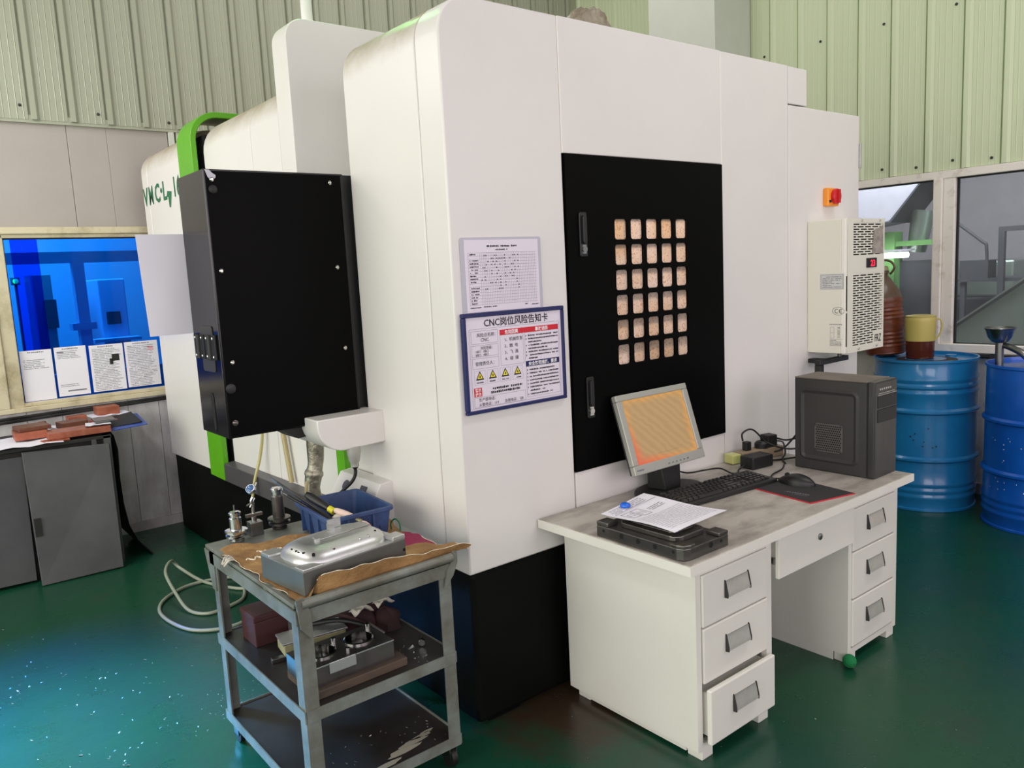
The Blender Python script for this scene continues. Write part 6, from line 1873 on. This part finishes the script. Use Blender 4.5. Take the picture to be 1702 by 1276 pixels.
part('spout', MB().tube([(4.93, 1.740, TOPZ + 0.112), (4.915, 1.69, TOPZ + 0.098), (4.905, 1.64, TOPZ + 0.075), (4.90, 1.60, TOPZ + 0.04), (4.90, 1.585, TOPZ + 0.002)], lambda t: 0.016 + 0.006 * t, 14), 'steel', fn, smooth=60)
wr_ = thing('wall_pipe', (XW - 0.03, 1.95, 0.90), 'thin grey pipe along the wall between the two drums', 'pipe')
part('pipe', MB().cyl((XW - 0.03, 1.2, 0.885), (XW - 0.03, 2.6, 0.885), 0.012, n=10), 'case_gray', wr_, smooth=40)
part('clip', MB().box(XW - 0.05, XW, 1.93, 1.96, 0.868, 0.902), 'case_gray', wr_)

# ------------------------------------------------------------------ bench cabinet at the end wall
CZ = 0.752
cbn = thing('bench_cabinet', (0.5, 5.1, 0), 'dented grey sheet metal bench cabinet under the blue window', 'cabinet')
part('carcass', MB().box(-0.6, 0.985, 4.97, 5.42, 0.03, CZ - 0.02), 'cab_dark', cbn)
part('plinth', MB().box(-0.58, 0.96, 5.0, 5.40, 0.0, 0.03), 'cab_dark', cbn)
part('door_panel', MB().hexa([(-0.55, 4.948, 0.035), (0.553, 4.930, 0.015), (0.553, 4.945, 0.015), (-0.55, 4.965, 0.035), (-0.55, 4.955, CZ - 0.05), (0.566, 4.950, CZ - 0.05), (0.566, 4.962, CZ - 0.05), (-0.55, 4.968, CZ - 0.05)]), 'cab_gray', cbn, bevel=0.002)
dr = part('door_panel', MB().hexa([(0.562, 4.835, 0.004), (0.965, 4.815, 0.008), (0.965, 4.829, 0.008), (0.562, 4.849, 0.004), (0.560, 4.925, 0.728), (0.986, 4.915, 0.705), (0.986, 4.929, 0.705), (0.560, 4.939, 0.728)]), 'cab_gray', cbn, bevel=0.003, label='loose door sheet leaning against the cabinet')
part('handle_cutout', MB().box(0.567, 0.600, 4.862, 4.868, 0.27, 0.37), 'cab_dark', dr)
part('post', MB().box(0.965, 1.0, 4.93, 4.965, 0.0, CZ), 'cab_gray', cbn)
sc_ = MB()
for i in range(6):
    sc_.cyl((0.982, 4.930, 0.70 - 0.035 * i), (0.982, 4.927, 0.70 - 0.035 * i), 0.005, n=8)
part('rivet_row', sc_, 'steel', cbn)
part('bench_top', MB().box(-0.62, 1.005, 4.93, 5.45, CZ - 0.02, CZ), 'cab_dark', cbn, bevel=0.003)
part('latch', MB().box(0.90, 0.925, 4.924, 4.93, CZ - 0.046, CZ - 0.012), 'steel', cbn)
rb_ = MB()
path = [(1.008, 0.765), (1.022, 0.74), (1.020, 0.66), (1.022, 0.50), (1.03, 0.34), (1.05, 0.20), (1.085, 0.10), (1.145, 0.012), (1.16, 0.004)]
n = len(path)
vs2 = []
for yy in (4.935, 5.38):
    for x_, z_ in path:
        vs2.append((x_ + (0.012 if z_ > 0.60 and z_ < 0.70 else 0), yy + 0.02 * math.sin(z_ * 9), z_))
rb_.add(vs2, [(i, i + 1, n + i + 1, n + i) for i in range(n - 1)])
o = solo('rubber_mat', rb_, 'rubber', smooth=60)
md = o.modifiers.new('thick', 'SOLIDIFY'); md.use_rim = False; md.thickness = 0.006
tag(o, 'black rubber sheet hanging off the end of the bench cabinet', 'mat')

def slab(name, label, cat, x0, x1, y0, y1, z0, h, m, rot=0.0, group=None, wob=0.0):
    cx, cy = (x0 + x1) / 2, (y0 + y1) / 2
    mt2 = Matrix.Translation((cx, cy, z0)) @ Matrix.Rotation(math.radians(rot), 4, 'Z')
    if wob:
        mb = MB()
        k = 6
        hx, hy = (x1 - x0) / 2, (y1 - y0) / 2
        vs3 = [(hx * (2 * i / k - 1), hy * (2 * j / k - 1), h + wob * abs(math.sin(1.7 * i + cx * 5)) * (1 - j / k * 0.5)) for j in range(k + 1) for i in range(k + 1)]
        mb.add(vs3, [(j * (k + 1) + i, j * (k + 1) + i + 1, (j + 1) * (k + 1) + i + 1, (j + 1) * (k + 1) + i) for j in range(k) for i in range(k)])
        o = solo(name, xf(mb, mt2), m, smooth=60)
        md = o.modifiers.new('thick', 'SOLIDIFY'); md.use_rim = False; md.thickness = 0.0008
    else:
        o = solo(name, xf(MB().box(-(x1 - x0) / 2, (x1 - x0) / 2, -(y1 - y0) / 2, (y1 - y0) / 2, 0, h), mt2), m, bevel=0.003)
    return tag(o, label, cat, group)
slab('loose_paper', 'white sheet hanging over the bench cabinet edge at the photo\'s left border', 'paper', 0.30, 0.78, 4.90, 5.30, CZ + 0.002, 0.002, 'paper', -6, wob=0.010)
slab('loose_paper', 'small white sheet beside the short copper block', 'paper', 0.74, 0.86, 5.20, 5.42, CZ + 0.006, 0.002, 'paper', 12, wob=0.008)
slab('copper_block', 'short copper block lying on white paper at the bench end', 'copper block', 0.560, 0.718, 5.07, 5.25, CZ + 0.016, 0.042, 'copper', -3)
slab('copper_block', 'dark copper plate on top of the short copper block', 'copper block', 0.575, 0.735, 5.10, 5.26, CZ + 0.0585, 0.022, 'copper_dark', 5)
slab('copper_block', 'long reddish copper bar lying along the bench front edge', 'copper block', 0.70, 1.015, 4.945, 5.11, CZ + 0.014, 0.036, 'copper', -2)
slab('copper_block', 'flat copper offcut at the left end of the long copper bar', 'copper block', 0.665, 0.795, 4.925, 5.0, CZ + 0.002, 0.012, 'copper', 6)
slab('copper_block', 'dark copper bar between the papers behind the long bar', 'copper block', 0.795, 0.935, 5.16, 5.28, CZ + 0.030, 0.038, 'copper_dark', 8)
slab('copper_block', 'narrow copper bar near the window sill', 'copper block', 0.865, 0.965, 5.32, 5.40, CZ + 0.036, 0.040, 'copper', 2)
slab('copper_block', 'bright copper block standing on the raised sheet by the wall', 'copper block', 1.03, 1.155, 5.34, 5.46, CZ + 0.056, 0.050, 'copper', 0)
slab('copper_block', 'small copper cube at the sill behind the short block', 'copper block', 0.72, 0.76, 5.38, 5.42, CZ + 0.002, 0.06, 'copper_dark', 0)
slab('loose_paper', 'grey sheet tucked under the narrow copper bar', 'paper', 0.78, 1.03, 5.14, 5.42, CZ + 0.024, 0.003, 'paper', 4, wob=0.006)
slab('loose_paper', 'folded white sheets on top of the long copper bar', 'paper', 0.90, 1.03, 4.96, 5.10, CZ + 0.052, 0.004, 'paper', -10, wob=0.006)
slab('loose_paper', 'curled white sheet under the bright copper block', 'paper', 0.98, 1.22, 5.28, 5.48, CZ + 0.050, 0.002, 'paper', 3, wob=0.012)
slab('steel_plate', 'grey metal plate stacked at the right end of the long bar', 'plate', 0.95, 1.06, 5.0, 5.16, CZ + 0.064, 0.012, 'steel', -4)
slab('copper_block', 'copper piece under the papers at the wall end of the bench', 'copper block', 0.97, 1.10, 5.16, 5.30, CZ + 0.016, 0.032, 'copper', 3)
fd = solo('blue_folder', MB().hexa([(0.97, 4.95, CZ + 0.012), (1.215, 4.97, CZ + 0.020), (1.24, 5.30, CZ + 0.045), (0.97, 5.30, CZ + 0.012), (0.97, 4.95, CZ + 0.016), (1.215, 4.97, CZ + 0.024), (1.24, 5.30, CZ + 0.049), (0.97, 5.30, CZ + 0.016)]), 'folder_blue')
tag(fd, 'thin blue folder sticking out past the bench end', 'folder')
o = solo('rubber_flap', MB().hexa([(1.02, 5.03, CZ + 0.020), (1.20, 5.02, CZ + 0.030), (1.20, 5.27, CZ + 0.062), (1.02, 5.27, CZ + 0.036), (1.02, 5.03, CZ + 0.024), (1.20, 5.02, CZ + 0.035), (1.20, 5.27, CZ + 0.068), (1.02, 5.27, CZ + 0.042)]), 'rubber')
tag(o, 'dark rubber flap lying on the blue folder', 'mat')

# papers taped in the blue window
pg = [(0.684, 0.852, 0.928, 1.232, 'first taped sheet from the post, with short notes at the top', 0),
      (0.866, 1.040, 0.935, 1.236, 'second taped sheet from the post, with a wide blank middle', 1),
      (1.058, 1.252, 0.938, 1.230, 'taped sheet with a small dark picture in its middle', 2),
      (1.262, 1.462, 0.942, 1.232, 'taped sheet with a red stamp beside the machine', 3)]
for x0, x1, z0, z1, lab, kind in pg:
    g = thing('window_notice', ((x0 + x1) / 2, YW - 0.003, z0), lab + ' in the blue window', 'notice', 'sheets taped in the blue window')
    part('sheet', MB().box(x0, x1, YW - 0.0035, YW - 0.0015, z0, z1), 'paper', g)
    FP = FACE_FRONT(x0, YW - 0.0042, z0)
    w_, h_ = x1 - x0, z1 - z0
    gg = []
    for i in range(26):
        yy = h_ - 0.03 - 0.0102 * i
        if kind == 0 and not (2 < i < 9): continue
        if kind == 1 and not (i < 5 or 19 < i < 22): continue
        gg += dashes(0.015, w_ - 0.015 - (rnd.uniform(0, 0.05)), yy, 0.0048, rnd, 0.006)
    gg += dashes(w_ * 0.25, w_ * 0.75, h_ - 0.016, 0.008, rnd, 0.01)
    part('small_print', printed(MB(), FP, gg), 'print_gray', g)
    if kind == 1:
        part('header_rule', printed(MB(), FP @ Matrix.Translation((0, 0, 0.0004)), [(0.012, h_ - 0.034, 0.05, h_ - 0.028), (0.05, 0.026, w_ - 0.02, 0.034)]), 'print_gray', g)
    if kind == 2:
        part('picture', printed(MB(), FP @ Matrix.Translation((0, 0, 0.0004)), [(0.125, 0.185, 0.168, 0.228), (0.110, 0.165, 0.13, 0.20)]), 'cab_dark', g)
    if kind == 3:
        part('red_stamp', printed(MB(), FP @ Matrix.Translation((0, 0, 0.0004)), [(0.135, 0.230, 0.175, 0.234), (0.14, 0.240, 0.17, 0.243), (0.135, 0.248, 0.172, 0.252)]), 'sign_red', g)
wc = thing('sill_cables', (0.9, YW - 0.05, 0.85), 'bundle of thin dark cables running under the window sill', 'cables')
for i in range(4):
    part('cable', MB().tube([(-0.2, YW - 0.035, 0.84 - 0.006 * i), (0.4, YW - 0.035, 0.845 - 0.009 * i), (0.9, YW - 0.032, 0.852 - 0.008 * i), (1.3, YW - 0.030, 0.855 - 0.006 * i), (1.6, YW - 0.03, 0.86 - 0.005 * i)], 0.006, 6), 'cable_black' if i % 2 else 'case_gray', wc, smooth=60)
